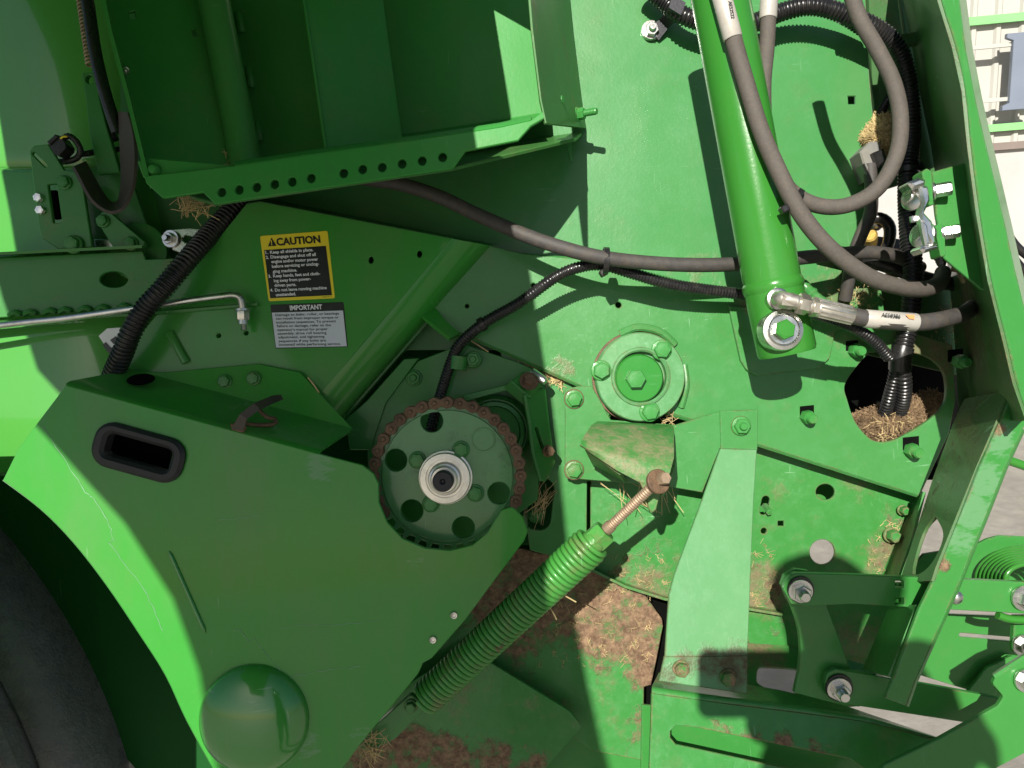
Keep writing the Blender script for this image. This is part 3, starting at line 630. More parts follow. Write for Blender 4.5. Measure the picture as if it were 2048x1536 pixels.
# ================================================================ DRIVE SPROCKET
NT = 36; SX, SY = 895, 951; sh = .125
sp = thing('drive_sprocket', 'green toothed sprocket disc with six round holes and bright zinc hub', 'sprocket', P(SX, SY+150, .1))
cs = P(SX, SY, sh); rp_ = mm(146, sh)
b = bmesh.new(); out = []
for i in range(NT):
    a0 = 2*PI*(i+.5)/NT
    for da, rr in ((-.40, .955), (-.26, .955), (-.12, 1.045), (.12, 1.045), (.26, .955)):
        a = a0+da*2*PI/NT; out.append(V((math.cos(a), math.sin(a)))*rp_*rr)
hs = []
for (x, y) in ((864, 842), (967, 879), (998, 986), (927, 1055), (824, 1021), (792, 920)):
    q = P(x, y, sh)-cs; hs.append([V((q.x, q.y))+V((math.cos(t), math.sin(t)))*mm(22.5, sh) for t in [2*PI*k/28 for k in range(28)]])
solid = hs.pop(1)
plate_bm(b, [out]+hs, lambda x, y, z: cs+V((x, y, z)), .014, .0015)
link('toothed_disc', b, pt_sprocket, sp)
b = bmesh.new(); plate_bm(b, [[p*.905 if False else V((math.cos(t), math.sin(t)))*rp_*.90 for t in [2*PI*k/64 for k in range(64)] for p in (V((0, 0)),)]]+hs, lambda x, y, z: cs+V((x, y, z+.0035)), .0036, .0012)
link('disc_face', b, pt_sprocket, sp)
# sixth hole is backed by the disc's stiffener
q = V((sum(p.x for p in solid)/28, sum(p.y for p in solid)/28))
lathe('hole_rim', cs+V((q.x, q.y, .0035)), [(mm(24.5, sh), 0), (mm(24, sh), .0015), (mm(22, sh), .0015), (mm(21, sh), .0004), (.004, .0003)], pt_sprocket, sp, 40)
ch_ = P(892, 954, sh+.006); rh = mm(50.5, .14)
lathe('hub', ch_, [(rh*1.06, -.005), (rh*1.06, .008), (rh, .0085), (rh, .022), (rh*.97, .025), (rh*.76, .0255), (rh*.745, .022), (rh*.66, .022), (rh*.64, .030), (rh*.60, .034), (rh*.54, .035), (rh*.52, .044), (rh*.48, .046), (rh*.40, .046)], hubmet, sp, 56)
lathe('shaft', ch_, [(rh*.40, .0), (rh*.40, .066), (rh*.36, .070), (rh*.12, .070), (.002, .066)], darkst, sp, 40)
for x, y in ((922, 899), (835, 920), (862, 1007), (951, 986)): bolt(sp, x, y, sh+.004, 14.5, pt_bolt, hh=.012)
# ---- roller chain round it
chn = thing('roller_chain', 'rust brown roller chain wrapped over the green sprocket', 'chain', P(SX, SY-150, .1))
pit = 2*rp_*math.sin(PI/NT); PR = pit*.5
def fig8(bm, z, th, rr, waist):
    l = []
    for k in range(9): a = PI/2+PI*k/8; l.append((-PR+rr*math.cos(a), rr*math.sin(a)))
    l.append((0, -waist))
    for k in range(9): a = -PI/2+PI*k/8; l.append((PR+rr*math.cos(a), rr*math.sin(a)))
    l.append((0, waist))
    plate_bm(bm, [l], lambda x, y, c: V((x, y, z+c)), th, .0008)
def chain_mesh(outer):
    b = bmesh.new(); rr = pit*.49
    for s in (-1, 1):
        fig8(b, s*(.0155 if outer else .0110)+.002, .004, rr*(.97 if outer else 1.0), rr*.56)
    for s in (-1, 1):
        if outer: lathe_bm(b, V((s*PR, 0, 0)), [(pit*.19, -.02), (pit*.19, .0195), (pit*.15, .021)], 14)
        else: lathe_bm(b, V((s*PR, 0, 0)), [(pit*.29, -.011), (pit*.29, .011)], 14)
    bmesh.ops.recalc_face_normals(b, faces=b.faces); me = bpy.data.meshes.new('chain_link'); b.to_mesh(me); b.free(); me.materials.append(rustst)
    me.shade_smooth(); me.set_sharp_from_angle(angle=math.radians(35)); return me
cme = (chain_mesh(True), chain_mesh(False))
for i in range(-5, 21):
    a = 2*PI*(i+.5)/NT; jr = 1+.004*random.uniform(-1, 1)
    p = cs+V((math.cos(a), math.sin(a), 0))*rp_*math.cos(PI/NT)*jr+V((0, 0, -.007+random.uniform(-.001, .001)))
    o = bpy.data.objects.new('outer_link' if i % 2 else 'inner_link', cme[0 if i % 2 else 1]); COL.objects.link(o); o.parent = chn
    o.matrix_basis = M.Translation(-WLOC[chn]) @ WM @ M.Translation(p) @ M.Rotation(a+PI/2+random.uniform(-.02, .02), 4, 'Z')

# ================================================================ CHAIN GUARD
gh = .20
gd = thing('chain_guard', 'large shaded green drive guard cut round the sprocket, with black hand hole', 'guard', P(500, 1536, gh))
arcp = [(757, 968), (758, 1005), (775, 1045), (805, 1077), (850, 1096), (900, 1101), (945, 1090), (975, 1065), (990, 1040)]
edgeL = crp([(425, 1536), (372, 1440), (330, 1350), (278, 1268), (212, 1170), (146, 1085), (80, 1018), (5, 961)], 4)
hand = rrect(273, 905, 140, 50, 13, math.radians(15.5))
gout = [(132, 770), (400, 843), (640, 908), (725, 930, 14), (748, 948)]+arcp+[(1003, 1020, 8), (1025, 1013, 12), (1046, 1035, 10), (1056, 1062, 14), (1048, 1082, 10), (930, 1240), (864, 1316, 6), (846, 1326, 5), (836, 1348), (716, 1494), (640, 1600), (455, 1600)]+edgeL+[(35, 900), (75, 845)]
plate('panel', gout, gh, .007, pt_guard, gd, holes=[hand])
plate('hand_hole_shade', [(180, 830), (370, 860), (370, 980), (180, 950)], gh-.09, .004, shade_black, gd)  # black sheet behind the opening, in place of its inner shade
gm = plate('hand_hole_grommet', rrect(273, 906, 187, 92, 37, math.radians(15.5)), gh+.012, .03, grommet, gd, holes=[rrect(273, 905, 136, 46, 12, math.radians(15.5))], bev=.006)
# folded top: slanting face then an upright flange bolted on
rows = [[P(132, 770, gh-.0005), P(400, 843, gh-.0005), P(640, 908, gh-.0005)],
        [P(133, 766, gh-.004), P(401, 839, gh-.004), P(641, 903, gh-.004)],
        [P(140, 762, gh-.012), P(404, 834, gh-.012), P(646, 897, gh-.012)],
        [P(255, 740, .075), P(450, 792, .08), P(702, 860, .085)],
        [P(258, 737, .07), P(452, 788, .075), P(704, 856, .08)]]
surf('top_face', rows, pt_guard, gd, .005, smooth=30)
lathe('drain_hole_patch', P(284, 761, .125)+V((0, .002, .004)), [(mm(26, .12), 0), (mm(24, .12), .0006), (.002, .0006)], shade_black, gd, 24, V((.1, .9, .45)))  # thin black disc painted in for the darkness of a hole
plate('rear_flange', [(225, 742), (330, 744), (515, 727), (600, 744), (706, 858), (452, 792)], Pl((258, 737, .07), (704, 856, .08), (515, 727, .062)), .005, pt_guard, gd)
bolt(gd, 450, 763, .07, 12, pt_dark); bolt(gd, 507, 757, .07, 12, pt_dark)
# stamped rib, dome, rivets
b = bmesh.new(); C = path3([(338, 1102, gh+.001), (375, 1185, gh+.001), (411, 1266, gh+.001)], .004); n = len(C)
sweep_bm(b, C, [mm(4, gh)*min(1, .3+i/3, .3+(n-1-i)/3) for i in range(n)], 12); link('stamped_rib', b, pt_dome, gd)
rd = mm(110, gh); pr = [(rd*1.03, 0), (rd*1.01, .0012)]+[(rd*math.cos(a), .001+.040*math.sin(a)) for a in [PI/2*k/18 for k in range(18)]]+[(.001, .041)]
lathe('dome', P(508, 1438, gh)+V((0, 0, -.001)), pr, pt_dome, gd, 72)
for x, y in ((908, 1230), (866, 1279)):
    lathe('rivet', P(x, y, gh), [(mm(8, gh), 0), (mm(8, gh), .002), (mm(6.5, gh), .004), (mm(4.5, gh), .0038), (mm(3.5, gh), .002), (.0005, .0018)], zinc, gd, 24)
def crack(pts, w=.0007):
    q = []
    for a, c2 in zip(pts[:-1], pts[1:]):
        for k in range(4): q.append((a[0]+(c2[0]-a[0])*k/4+random.uniform(-2, 2), a[1]+(c2[1]-a[1])*k/4+random.uniform(-2, 2)))
    q.append(pts[-1]); bm = bmesh.new()
    sweep_bm(bm, [P(x, y, gh+.0001) for x, y in q], [w*random.uniform(.5, 1.3) for _ in q], 4); link('paint_crack', bm, crk, gd)
crk = simple('cracked_paint', (.16, .34, .19), .6, 0, .3, 80, .2)
crack([(86, 850), (120, 905), (150, 950), (172, 985), (185, 995), (205, 1022), (222, 1060), (228, 1080), (218, 1083), (250, 1130), (290, 1180), (310, 1220), (325, 1262)])
crack([(465, 1262), (480, 1258), (497, 1285), (510, 1277), (528, 1305), (548, 1325), (566, 1347)], .0006)
crack([(576, 1355), (610, 1348), (640, 1342), (680, 1338), (720, 1332)], .0006)
crack([(440, 1040), (480, 1036), (520, 1033)], .0004)
crack([(560, 1255), (620, 1250), (700, 1248), (760, 1240)], .0005)
# rubber latch strap on top
lt = thing('latch_strap', 'worn black rubber strap latch hooked over the top of the drive guard', 'latch', P(510, 850, .15))
surf('strap', [[P(462, 858, gh+.012), P(480, 828, gh+.03), P(508, 806, gh+.02), P(545, 791, .12), P(562, 789, .10)], [P(486, 862, gh+.010), P(494, 838, gh+.028), P(520, 818, gh+.018), P(553, 804, .115), P(567, 799, .095)]], strapm, lt, .008)
tube('wire_hook', [(520, 822, .16), (535, 835, .165), (552, 838, .16), (548, 848, .165), (515, 850, .17), (478, 846, .18)], .004, rustst, lt, 8)
plate('keeper', [(460, 846), (492, 854), (486, 866), (463, 860)], gh+.006, .006, rustst, lt)

# ================================================================ COIL SPRING with rod
cg = thing('coil_spring', 'green close wound coil spring slanting from the bracket to the lower link', 'spring', P(850, 1400, .12))
A = P(1186, 1085, .19); B = P(850, 1398, .12); ax = (B-A); L = ax.length; ax.normalize(); u, v, w = basis(ax)
rc_, wr = mm(34, .16), mm(5.3, .16); turns = L/(2*wr*1.03); b = bmesh.new(); C = []; N = int(turns*26)
for i in range(N+1):
    t = 2*PI*turns*i/N; C.append(A+ax*(L*i/N)+(u*math.cos(t)+v*math.sin(t))*rc_*(1.0 if i > 30 else .9+.1*i/30)*(1-.10*i/N))
sweep_bm(b, C, wr, 9); link('coil', b, pt_spring, cg, smooth=70)
lathe('core', A+ax*.01, [(rc_*.82, 0), (rc_*.74, L*.97)], shade_black, cg, 20, ax)
lathe('end_plug', A-ax*.006, [(rc_*.80, .02), (rc_*.72, -.004), (rc_*.5, -.010)], pt_spring, cg, 30, ax)
bm = bmesh.new(); hex_bm(bm, A-ax*.005, mm(27, .2), .026, -ax, .3); link('hex_nut', bm, pt_spring, cg)
E1 = P(1316, 962, .25); b = bmesh.new(); s0 = A-ax*.02; dd = E1-s0; k = int(dd.length/.0045); C = []; Rr = []
for i in range(2*k): C.append(s0+dd*(i/(2*k-1))); Rr.append(mm(10.5, .2)*(1 if i % 2 else .88))
sweep_bm(b, C, Rr, 16); link('threaded_rod', b, rodst, cg, smooth=25)
da = dd.normalized()
b = bmesh.new(); lathe_bm(b, s0+dd*.10, [(mm(12.5, .2), 0), (mm(12.5, .2), .012)], 20, da); link('rod_collar', b, rodst, cg)
lathe('washer', s0+dd*.985, [(mm(25, .25), 0), (mm(25, .25), .006), (mm(23, .25), .0075)], rustst, cg, 30, V((.35, .28, 1)))
bm = bmesh.new(); hex_bm(bm, s0+dd*1.0+V((.004, .004, .008)), mm(13, .25), .016, V((.35, .28, 1))); link('end_nut', bm, rodst, cg)
lk = thing('lower_link', 'green flat link bar under the guard at the foot of the coil spring', 'link', P(780, 1480, .11))
plate('bar', [(822, 1388, 8), (850, 1412, 6), (842, 1428), (790, 1478), (745, 1500), (700, 1500), (740, 1460)], .11, .014, pt_link, lk)
bolt(lk, 822, 1412, .112, 11, pt_link, hh=.012)

# ================================================================ HYDRAULIC CYLINDER
hy = thing('hydraulic_cylinder', 'smooth bright green hydraulic cylinder standing in front of the side panel', 'hydraulic cylinder', P(1570, 700, .19))
p0, p1, p2 = P(1425, -90, .20), P(1546, 574, .19), P(1573, 700, .185); RC = .0492
axc = (p1-p0).normalized()
lathe('barrel', p0, [(RC, 0), (RC, (p1-p0).length)], pt_cyl, hy, 72, axc)
C = [p1+V((math.cos(t), 0, math.sin(t)))*0 for t in (0,)]
lathe('weld_ring', p1-axc*.014, [(RC*.98, 0), (RC*1.03, .005), (RC*1.07, .011), (RC*1.06, .016), (RC*1.02, .022), (RC*.98, .026)], pt_cyl, hy, 72, axc)
axl = (p2-p1).normalized(); ll = (p2-p1).length
lathe('end_block', p1, [(RC*1.02, 0), (RC*1.02, ll), (RC*.98, ll+.006), (.002, ll+.007)], pt_cyl, hy, 72, axl)
pc = P(1565, 660, .24)
lathe('pivot_washer', pc+V((0, 0, -.006)), [(mm(42, .24), -.02), (mm(42, .24), .006), (mm(40, .24), .010), (mm(33, .24), .011), (mm(32, .24), .008), (mm(14, .24), .008)], zinc, hy, 48)
lathe('inner_washer', pc+V((0, 0, .002)), [(mm(31, .24), 0), (mm(31, .24), .004), (mm(29, .24), .006), (mm(10, .24), .006)], zinc, hy, 40)
bolt(hy, 1565, 660, .247, 21, pt_cyl, hh=.016, flange=0)
# port boss, elbow and hose end fitting
ft = P(1555, 598, .238)
lathe('port_boss', ft, [(mm(22, .24), -.02), (mm(22, .24), .004), (mm(17, .24), .006), (mm(12, .24), .006)], zinc, hy, 32)
fit = thing('hose_fitting', 'zinc elbow fitting with crimped hose marked AE58386 at the cylinder foot', 'fitting', P(1650, 620, .25))
tube('elbow', [(1556, 598, .236), (1557, 597, .258), (1568, 598, .268), (1590, 603, .270)], mm(15, .26), simple('fitting_metal', (.62, .58, .50), .33, .9, .3, 60, .1, .25), fit, 18, .003)
fm = MAT['fitting_metal']
def segm(name, x0, y0, x1, y1, h0, h1, r, mat, hexa=False, seg=28, parent=fit):
    a, c2 = P(x0, y0, h0), P(x1, y1, h1); d = c2-a; bm = bmesh.new()
    if hexa: hex_bm(bm, a, mm(r, h0), d.length, d, .2)
    else: lathe_bm(bm, a, [(mm(r*.93, h0), 0), (mm(r, h0), .002), (mm(r, h0), d.length-.002), (mm(r*.93, h0), d.length)], seg, d)
    return link(name, bm, mat, parent)
segm('elbow_body', 1560, 600, 1588, 603, .268, .268, 17, fm, True)
segm('collar', 1586, 603, 1598, 606, .268, .267, 15, fm)
segm('hex_nut', 1596, 606, 1616, 611, .267, .266, 21, fm, True)
segm('neck', 1614, 611, 1624, 613, .266, .265, 15, fm)
segm('hex_nut', 1622, 613, 1634, 615, .265, .264, 20, fm, True)
fe = segm('ferrule', 1632, 615, 1704, 632, .264, .258, 18.5, fm)
for k in range(-3, 4):
    a = k*.45; o = V((0, math.cos(a+PI/2), 0))
    q0, q1 = P(1636, 616, .264), P(1700, 631, .258); off = V((0, math.sin(a), math.cos(a)))*mm(18.2, .26)
    bm = bmesh.new(); sweep_bm(bm, [q0+off, q1+off], .0016, 6); link('crimp_ridge', bm, fm, fe)
hs1 = tube('hose', [(1700, 631, .258), (1760, 641, .255), (1830, 645, .25), (1880, 640, .24), (1925, 628, .20), (1945, 615, .14)], mm(17, .25), rubber, fit)
segm('label_sleeve', 1729, 637, 1832, 645, .2565, .250, 18.4, sleeve)
lbp = Pl((1730, 637, .2585+mm(18.4, .25)), (1832, 645, .2525+mm(18.4, .25)), (1730, 600, .2585+mm(18.4, .25)))
bm = bmesh.new(); text_mesh(bm, 'AE58386', (1762, 633), (1800, 637), 7.5, (.1, -1), lbp, .0012, .02); link('lettering', bm, black, fit, smooth=0)
plate('orange_mark', [(1812, 629), (1829, 630), (1829, 639), (1818, 637)], Pl((1730, 637, .259+mm(18.4, .25)), (1832, 645, .253+mm(18.4, .25)), (1730, 600, .259+mm(18.4, .25))), .0006, orange, fit, bev=0)

# ================================================================ HOSES
hA = thing('hydraulic_hose', 'thick dusty hose with printed sleeve hanging in front of the green cylinder', 'hose', P(1700, 560, .25))
tube('hose', [(1420, -80, .262), (1447, 0, .262), (1470, 90, .263), (1496, 180, .264), (1522, 262, .266), (1558, 345, .268), (1602, 428, .268), (1660, 497, .262), (1735, 552, .245), (1800, 574, .22), (1850, 578, .19), (1878, 566, .15), (1886, 545, .10)], mm(17, .26), hosedust, hA, 18)
segm('label_sleeve', 1434, -42, 1466, 78, .2625, .2635, 19.2, sleeve, parent=hA)
bm = bmesh.new(); text_mesh(bm, 'AE52522', (1456, 3), (1462, 38), 7, (1, -.1), Pl((1447, 0, .262+mm(19.5, .26)), (1470, 80, .263+mm(19.5, .26)), (1480, 0, .262+mm(19.5, .26))), .0012, .02); link('lettering', bm, black, hA, smooth=0)
hB = thing('looped_hose', 'slimmer dusty hose making a big loop to the right of the cylinder', 'hose', P(1700, 410, .2))
tube('hose', [(1542, -80, .20), (1538, 0, .20), (1534, 90, .20), (1527, 170, .205), (1530, 250, .21), (1548, 330, .225), (1585, 385, .235), (1640, 412, .235), (1700, 409, .235), (1757, 375, .235), (1793, 310, .235), (1801, 240, .235), (1788, 170, .235), (1755, 100, .235), (1716, 30, .235), (1690, -60, .235)], mm(15.5, .22), hosedust, hB, 18)
segm('label_sleeve', 1541, -60, 1536, 38, .20, .20, 17.5, sleeve, parent=hB)
hC = thing('lower_hose', 'dusty hydraulic hose running from under the box behind the cylinder', 'hose', P(1200, 530, .12))
tube('hose', [(640, 340, .05), (735, 358, .06), (800, 368, .07), (880, 394, .085), (960, 432, .10), (1060, 474, .12), (1140, 500, .13), (1210, 516, .13), (1300, 526, .12), (1390, 530, .11), (1475, 528, .10), (1560, 520, .08), (1640, 512, .06), (1730, 505, .04), (1790, 512, .02), (1840, 535, -.05)], mm(14.5, .12), rubber, hC, 16)
hD = thing('short_hose', 'short black hose crossing behind the looped hose near the opening', 'hose', P(1720, 480, .0))
tube('hose', [(1740, 330, -.03), (1742, 420, -.02), (1722, 470, -.02), (1705, 520, -.03), (1690, 600, -.06)], mm(13), rubber, hD, 14)
hE = thing('black_hose', 'glossy black hose bend beyond the opening behind the conduit', 'hose', P(1780, 470, -.14))
tube('hose', [(1690, 470, -.16), (1735, 440, -.15), (1765, 438, -.14), (1780, 460, -.14), (1770, 500, -.14), (1730, 520, -.15)], mm(13), plast, hE, 14)
hF = thing('black_hose', 'black hose running under the thick hose to the dark corner', 'hose', P(1800, 560, -.05))
tube('hose', [(1640, 500, -.05), (1720, 515, -.04), (1800, 540, -.03), (1860, 560, -.04), (1920, 570, -.08)], mm(15), plast, hF, 14)
fx = thing('valve_block', 'grey and brass valve block seen through the opening behind the conduit', 'valve', P(1760, 500, -.2))
plate('block', [(1738, 470), (1800, 478), (1806, 530), (1750, 540)], -.19, .05, simple('grey_valve', (.11, .11, .14), .5, .3), fx)
lathe('brass_nut', P(1738, 470, -.17), [(mm(18), -.03), (mm(18), .0), (mm(14), .003), (.002, .003)], simple('brass', (.55, .38, .10), .4, .7), fx, 12, V((-.5, .4, 1)))
plate('copper_tag', [(1776, 492), (1800, 498), (1796, 560), (1774, 552)], -.15, .008, simple('copper_tag', (.45, .2, .15), .6), fx)
bolt(fx, 1752, 450, -.17, 10, zinc, hh=.02)

# corrugated conduits
cA = thing('wiring_conduit', 'black corrugated conduit hanging in the right recess down into the cable hole', 'conduit', P(1800, 830, .05))
conduit('upper_run', [(1690, 30, .0), (1740, 50, .0), (1790, 90, -.01), (1815, 160, -.02), (1822, 260, -.03), (1815, 360, -.02), (1818, 460, .0), (1826, 540, .02), (1822, 620, .03), (1808, 690, .03), (1803, 722, .03)], mm(19), plast, cA)
conduit('branch', [(1803, 715, .03), (1808, 760, .02), (1806, 800, -.01), (1795, 838, -.06)], mm(15), plast, cA)
conduit('branch', [(1796, 715, .03), (1788, 760, .01), (1776, 805, -.02), (1765, 842, -.06)], mm(13), plast, cA)
tube('tape_wrap', [(1806, 695, .03), (1801, 715, .03), (1800, 738, .025)], mm(21), plast, cA)
cB = thing('wiring_conduit', 'slim black corrugated conduit curving from the clip below the lower hose to the cylinder', 'conduit', P(1200, 560, .1))
conduit('conduit', [(858, 880, .03), (866, 842, .03), (884, 780, .03), (903, 722, .03), (922, 686, .035), (970, 645, .055), (1040, 605, .075), (1110, 555, .095), (1160, 534, .10), (1205, 530, .10), (1260, 545, .095), (1330, 566, .085), (1400, 578, .075), (1480, 588, .06), (1540, 598, .05), (1620, 625, .05), (1700, 652, .06), (1745, 680, .05), (1778, 715, .035)], mm(12, .07), plast, cB, pitch=.006)
clip = thing('conduit_clip', 'green metal clip bolted above the sprocket holding the slim conduit', 'clip', P(915, 735, .03))
lathe('band', P(914, 738, .028), [(mm(15), 0), (mm(17), 0), (mm(17), mm(26)), (mm(15), mm(26))], pt_dark, clip, 28, V((.12, 1, .05)), False, False)
plate('ear', [(925, 712), (952, 706, 6), (960, 722, 6), (950, 736, 4), (926, 736)], .012, .008, pt_dark, clip)
bolt(clip, 946, 719, .012, 14, pt_dark, stud=(.5, .3))
cC = thing('wiring_conduit', 'thick black corrugated conduit beside the caution sticker running down to the drive guard', 'conduit', P(228, 740, .1))
conduit('conduit', [(520, 370, -.03), (470, 415, .02), (425, 462, .05), (370, 525, .10), (325, 578, .12), (288, 620, .12), (262, 665, .12), (246, 705, .11), (228, 745, .09), (220, 770, .07)], mm(21, .1), plast, cC, pitch=.008)
cD = thing('wiring_conduit', 'black corrugated conduit crossing behind the top of the cylinder', 'conduit', P(1500, 40, .0))
conduit('conduit', [(1290, -30, -.03), (1330, 5, -.03), (1365, 30, -.02), (1430, 50, -.02), (1500, 48, -.02), (1560, 25, -.02), (1620, 12, -.01), (1680, 25, -.01), (1730, 55, -.02)], mm(19), plast, cD)
cE = thing('wiring_conduit', 'small black corrugated branch conduit leading to the connector by the chaff', 'conduit', P(1760, 240, -.08))
conduit('conduit', [(1800, 110, -.06), (1785, 180, -.08), (1762, 225, -.09), (1748, 270, -.09)], mm(11), plast, cE, pitch=.006)
pcl = thing('conduit_clamp', 'zinc p clamp bolted to the upper panel holding the conduit at top', 'clamp', P(1305, 70, -.07))
surf('strap', [[P(1290, 58, -.07), P(1318, 40, -.06), P(1338, 15, -.0), P(1345, -10, .0)], [P(1318, 80, -.07), P(1335, 58, -.06), P(1362, 30, -.0), P(1372, 5, .0)]], darkst, pcl, .006)
lathe('ear', P(1302, 63, -.079), [(mm(21), 0), (mm(21), .006)], zinc, pcl, 28)
bolt(pcl, 1302, 63, -.072, 14, zinc, stud=(.5, .6), washer=(1.2, .004), flange=0)
# ties
def tie(label, px, py, h, r, axis, head):
    t = thing('cable_tie', label, 'cable tie', P(px, py, h), 'black cable ties')
    c = P(px, py, h); lathe('band', c-axis.normalized()*mm(6), [(mm(r-1.5, h), 0), (mm(r+1.5, h), 0), (mm(r+1.5, h), mm(11, h)), (mm(r-1.5, h), mm(11, h))], plast, t, 30, axis, False, False)
    q = P(*head); bm = bmesh.new(); hexa = rrect(0, 0, mm(16, h), mm(14, h), mm(3, h), .5)
    plate_bm(bm, [hexa], lambda x, y, z: q+V((x, y, z)), .016, .002); link('head', bm, plast, t)
    return t
tie('black cable tie gripping the two dusty hoses together below the cylinder shadow', 1590, 402, .252, 25, V((.75, -.55, .1)), (1572, 416, .275))
tie('black cable tie joining the lower hose to the slim conduit', 1212, 522, .118, 26, V((1, -.05, 0)), (1208, 544, .12))
tie('black cable tie cinched round the slim conduit in the shade', 965, 648, .053, 13, V((.8, .5, .1)), (958, 655, .06))
tie('black cable tie round the thick conduit in the right recess', 1816, 340, -.022, 21, V((.0, 1, 0)), (1842, 332, -.01))
# ================================================================ UPPER BOX (shield housing)
bxh = .34; bk = .03
bxo = thing('storage_box', 'open green steel box at the top with a row of round holes along its lip', 'steel box', P(700, 340, .1))
holes = [circ(x, y, 8.6, 20, 9.4) for x, y in ((443, 384), (478, 379), (513, 374), (549, 368), (584, 363), (622, 356), (687, 346), (725, 338), (764, 334), (804, 327), (844, 321), (885, 314))]
plate('front_lip', [(288, 352), (480, 330), (640, 306), (830, 280), (1000, 254), (1062, 240, 8), (1086, 222), (1090, 236), (1062, 252), (1036, 281), (930, 302), (905, 337), (430, 408), (405, 384), (325, 396, 4), (292, 366)], bxh, .007, pt_box, bxo, holes=holes)
# shallow rolled edge above the lip
rows = [[P(x, y, bxh+.0) for x, y in ((470, 331), (480, 330), (640, 306), (830, 280), (1000, 254), (1062, 240))],
        [P(x, y-6, bxh-.006) for x, y in ((470, 331), (480, 330), (640, 306), (830, 280), (1000, 254), (1062, 240))],
        [P(x, y-9, bxh-.025) for x, y in ((470, 331), (480, 330), (640, 306), (830, 280), (1000, 254), (1062, 240))]]
surf('lip_roll', rows, pt_box, bxo, .006, smooth=60)
plate('underside', [(300, 372), (430, 404), (905, 334), (1150, 276), (1170, 258), (600, 330)], Pl((430, 405, bxh-.008), (905, 335, bxh-.008), (1160, 265, -.06)), .006, pt_boxside, bxo)
surf('right_side', [[P(1052, -60, bxh), P(1062, 60, bxh), P(1080, 200, bxh), P(1090, 246, bxh)], [P(1056, -60, bxh+.0), P(1066, 60, bxh+.0), P(1083, 200, bxh), P(1093, 246, bxh)], [P(1134, -60, -.07), P(1146, 60, -.07), P(1162, 190, -.07), P(1172, 256, -.07)]], pt_boxside, bxo, .006)
surf('left_side', [[P(190, -60, bxh), P(215, 60, bxh), P(250, 190, bxh), P(292, 362, bxh)], [P(196, -60, bk), P(220, 60, bk), P(256, 190, bk), P(300, 350, bk)]], pt_box, bxo, .006)
plate('back_panel', [(190, -60), (430, -60), (475, 345), (300, 375)], Pl((250, 100, .20), (440, 100, .14), (300, 330, .21)), .006, pt_box, bxo,
      holes=[[(258, 24), (269, 22), (272, 36), (262, 38)], [(384, 60), (391, 58), (394, 72), (387, 73)]])
plate('corner_gusset', [(274, 322, 4), (300, 316), (470, 331), (478, 336), (300, 362), (286, 354)], .326, .005, pt_box, bxo)
lathe('rivet', P(309, 341, .327), [(mm(12, .23), 0), (mm(11, .23), .006), (mm(7, .23), .010), (.001, .011)], pt_box, bxo, 24)
bolt(bxo, 251, 140, .21, 7, zinc, flange=1.1, hh=.006, stud=(.6, 3.2), ax=V((.1, -.75, .6)))
lathe('pipe', P(412, -80, .16), [(mm(31, .16), 0), (mm(31, .16), (P(497, 350, .16)-P(412, -80, .16)).length)], pt_box, bxo, 36, P(497, 350, .16)-P(412, -80, .16))
plate('recess_panel', [(430, -60), (640, -60), (690, 330), (470, 350)], .06, .006, pt_box, bxo)
for x, y in ((478, 45), (498, 155), (515, 262)):
    bm = bmesh.new(); sweep_bm(bm, path3([(x, y-18, .075), (x+3, y, .08), (x+6, y+18, .075)], .004), .007, 8); link('weld_bead', bm, pt_box, bxo)
plate('divider', [(598, -60), (758, -60), (806, 282), (652, 308), (640, 200)], Pl((600, 0, .20), (650, 300, .20), (806, 282, .12)), .006, pt_box, bxo)
plate('divider_edge', [(596, -60), (601, -60), (656, 308), (650, 309)], .202, .02, pt_box, bxo)
plate('rear_panel', [(750, -60), (1064, -60), (1090, 236), (1062, 246), (800, 290)], .02, .006, pt_box, bxo)
surf('rear_fold', [[P(800, 270, .022), P(1020, 236, .022), P(1078, 226, .022)], [P(800, 275, .03), P(1020, 241, .03), P(1078, 231, .03)], [P(800, 283, .12), P(1020, 249, .12), P(1082, 238, .12)]], pt_box, bxo, .004)
plate('shade_brow', [(894, -248), (986, -196), (1004, -188), (1004, -420), (820, -420)], .28, .006, pt_box, bxo)  # unseen plate added above the box; its edge shapes the lit patch
bolt(bxo, 1098, 203, .15, 14, pt_bolt, hh=.014, stud=(.6, 1.0), ax=V((1, -.05, .55)), flange=1.2)
bolt(bxo, 1155, 229, .02, 12, pt_bolt, hh=.014, stud=(.6, 2.2), ax=V((1, .0, .55)), flange=1.2)
bolt(bxo, 1083, 3, .2, 9, darkst, hh=.006, ax=V((1, -.05, .55)))
plate('hanging_tab', [(1128, 276), (1140, 270), (1146, 322, 3), (1140, 320)], -.01, .006, pt_upper, bxo)

# ================================================================ STICKERS
def Z(zx, zy): return (500+zx/5.486, 440+zy/5.486)
plc = Pl(cp)
cst = thing('caution_sticker', 'yellow and black caution sticker with numbered safety rules', 'sticker', P(600, 600, cp))
plate('yellow_backing', [(*Z(108, 175), 4), (*Z(850, 118), 4), (*Z(932, 858), 4), (*Z(205, 892), 4)], cp+.0012, .001, yellow, cst, bev=.0003)
plate('black_field', [Z(155, 330), Z(832, 283), Z(898, 825), Z(222, 858)], cp+.0020, .0006, black, cst, bev=0)
upv = (V(Z(108, 175))-V(Z(205, 892))).normalized()
bm = bmesh.new(); text_mesh(bm, 'CAUTION', Z(298, 282), Z(778, 248), 78/5.486, upv, plc, .0022, .035); link('heading', bm, black, cst, smooth=0)
plate('warning_triangle', [Z(198, 290), Z(291, 283), Z(235, 193)], cp+.0021, .0006, black, cst, bev=0)
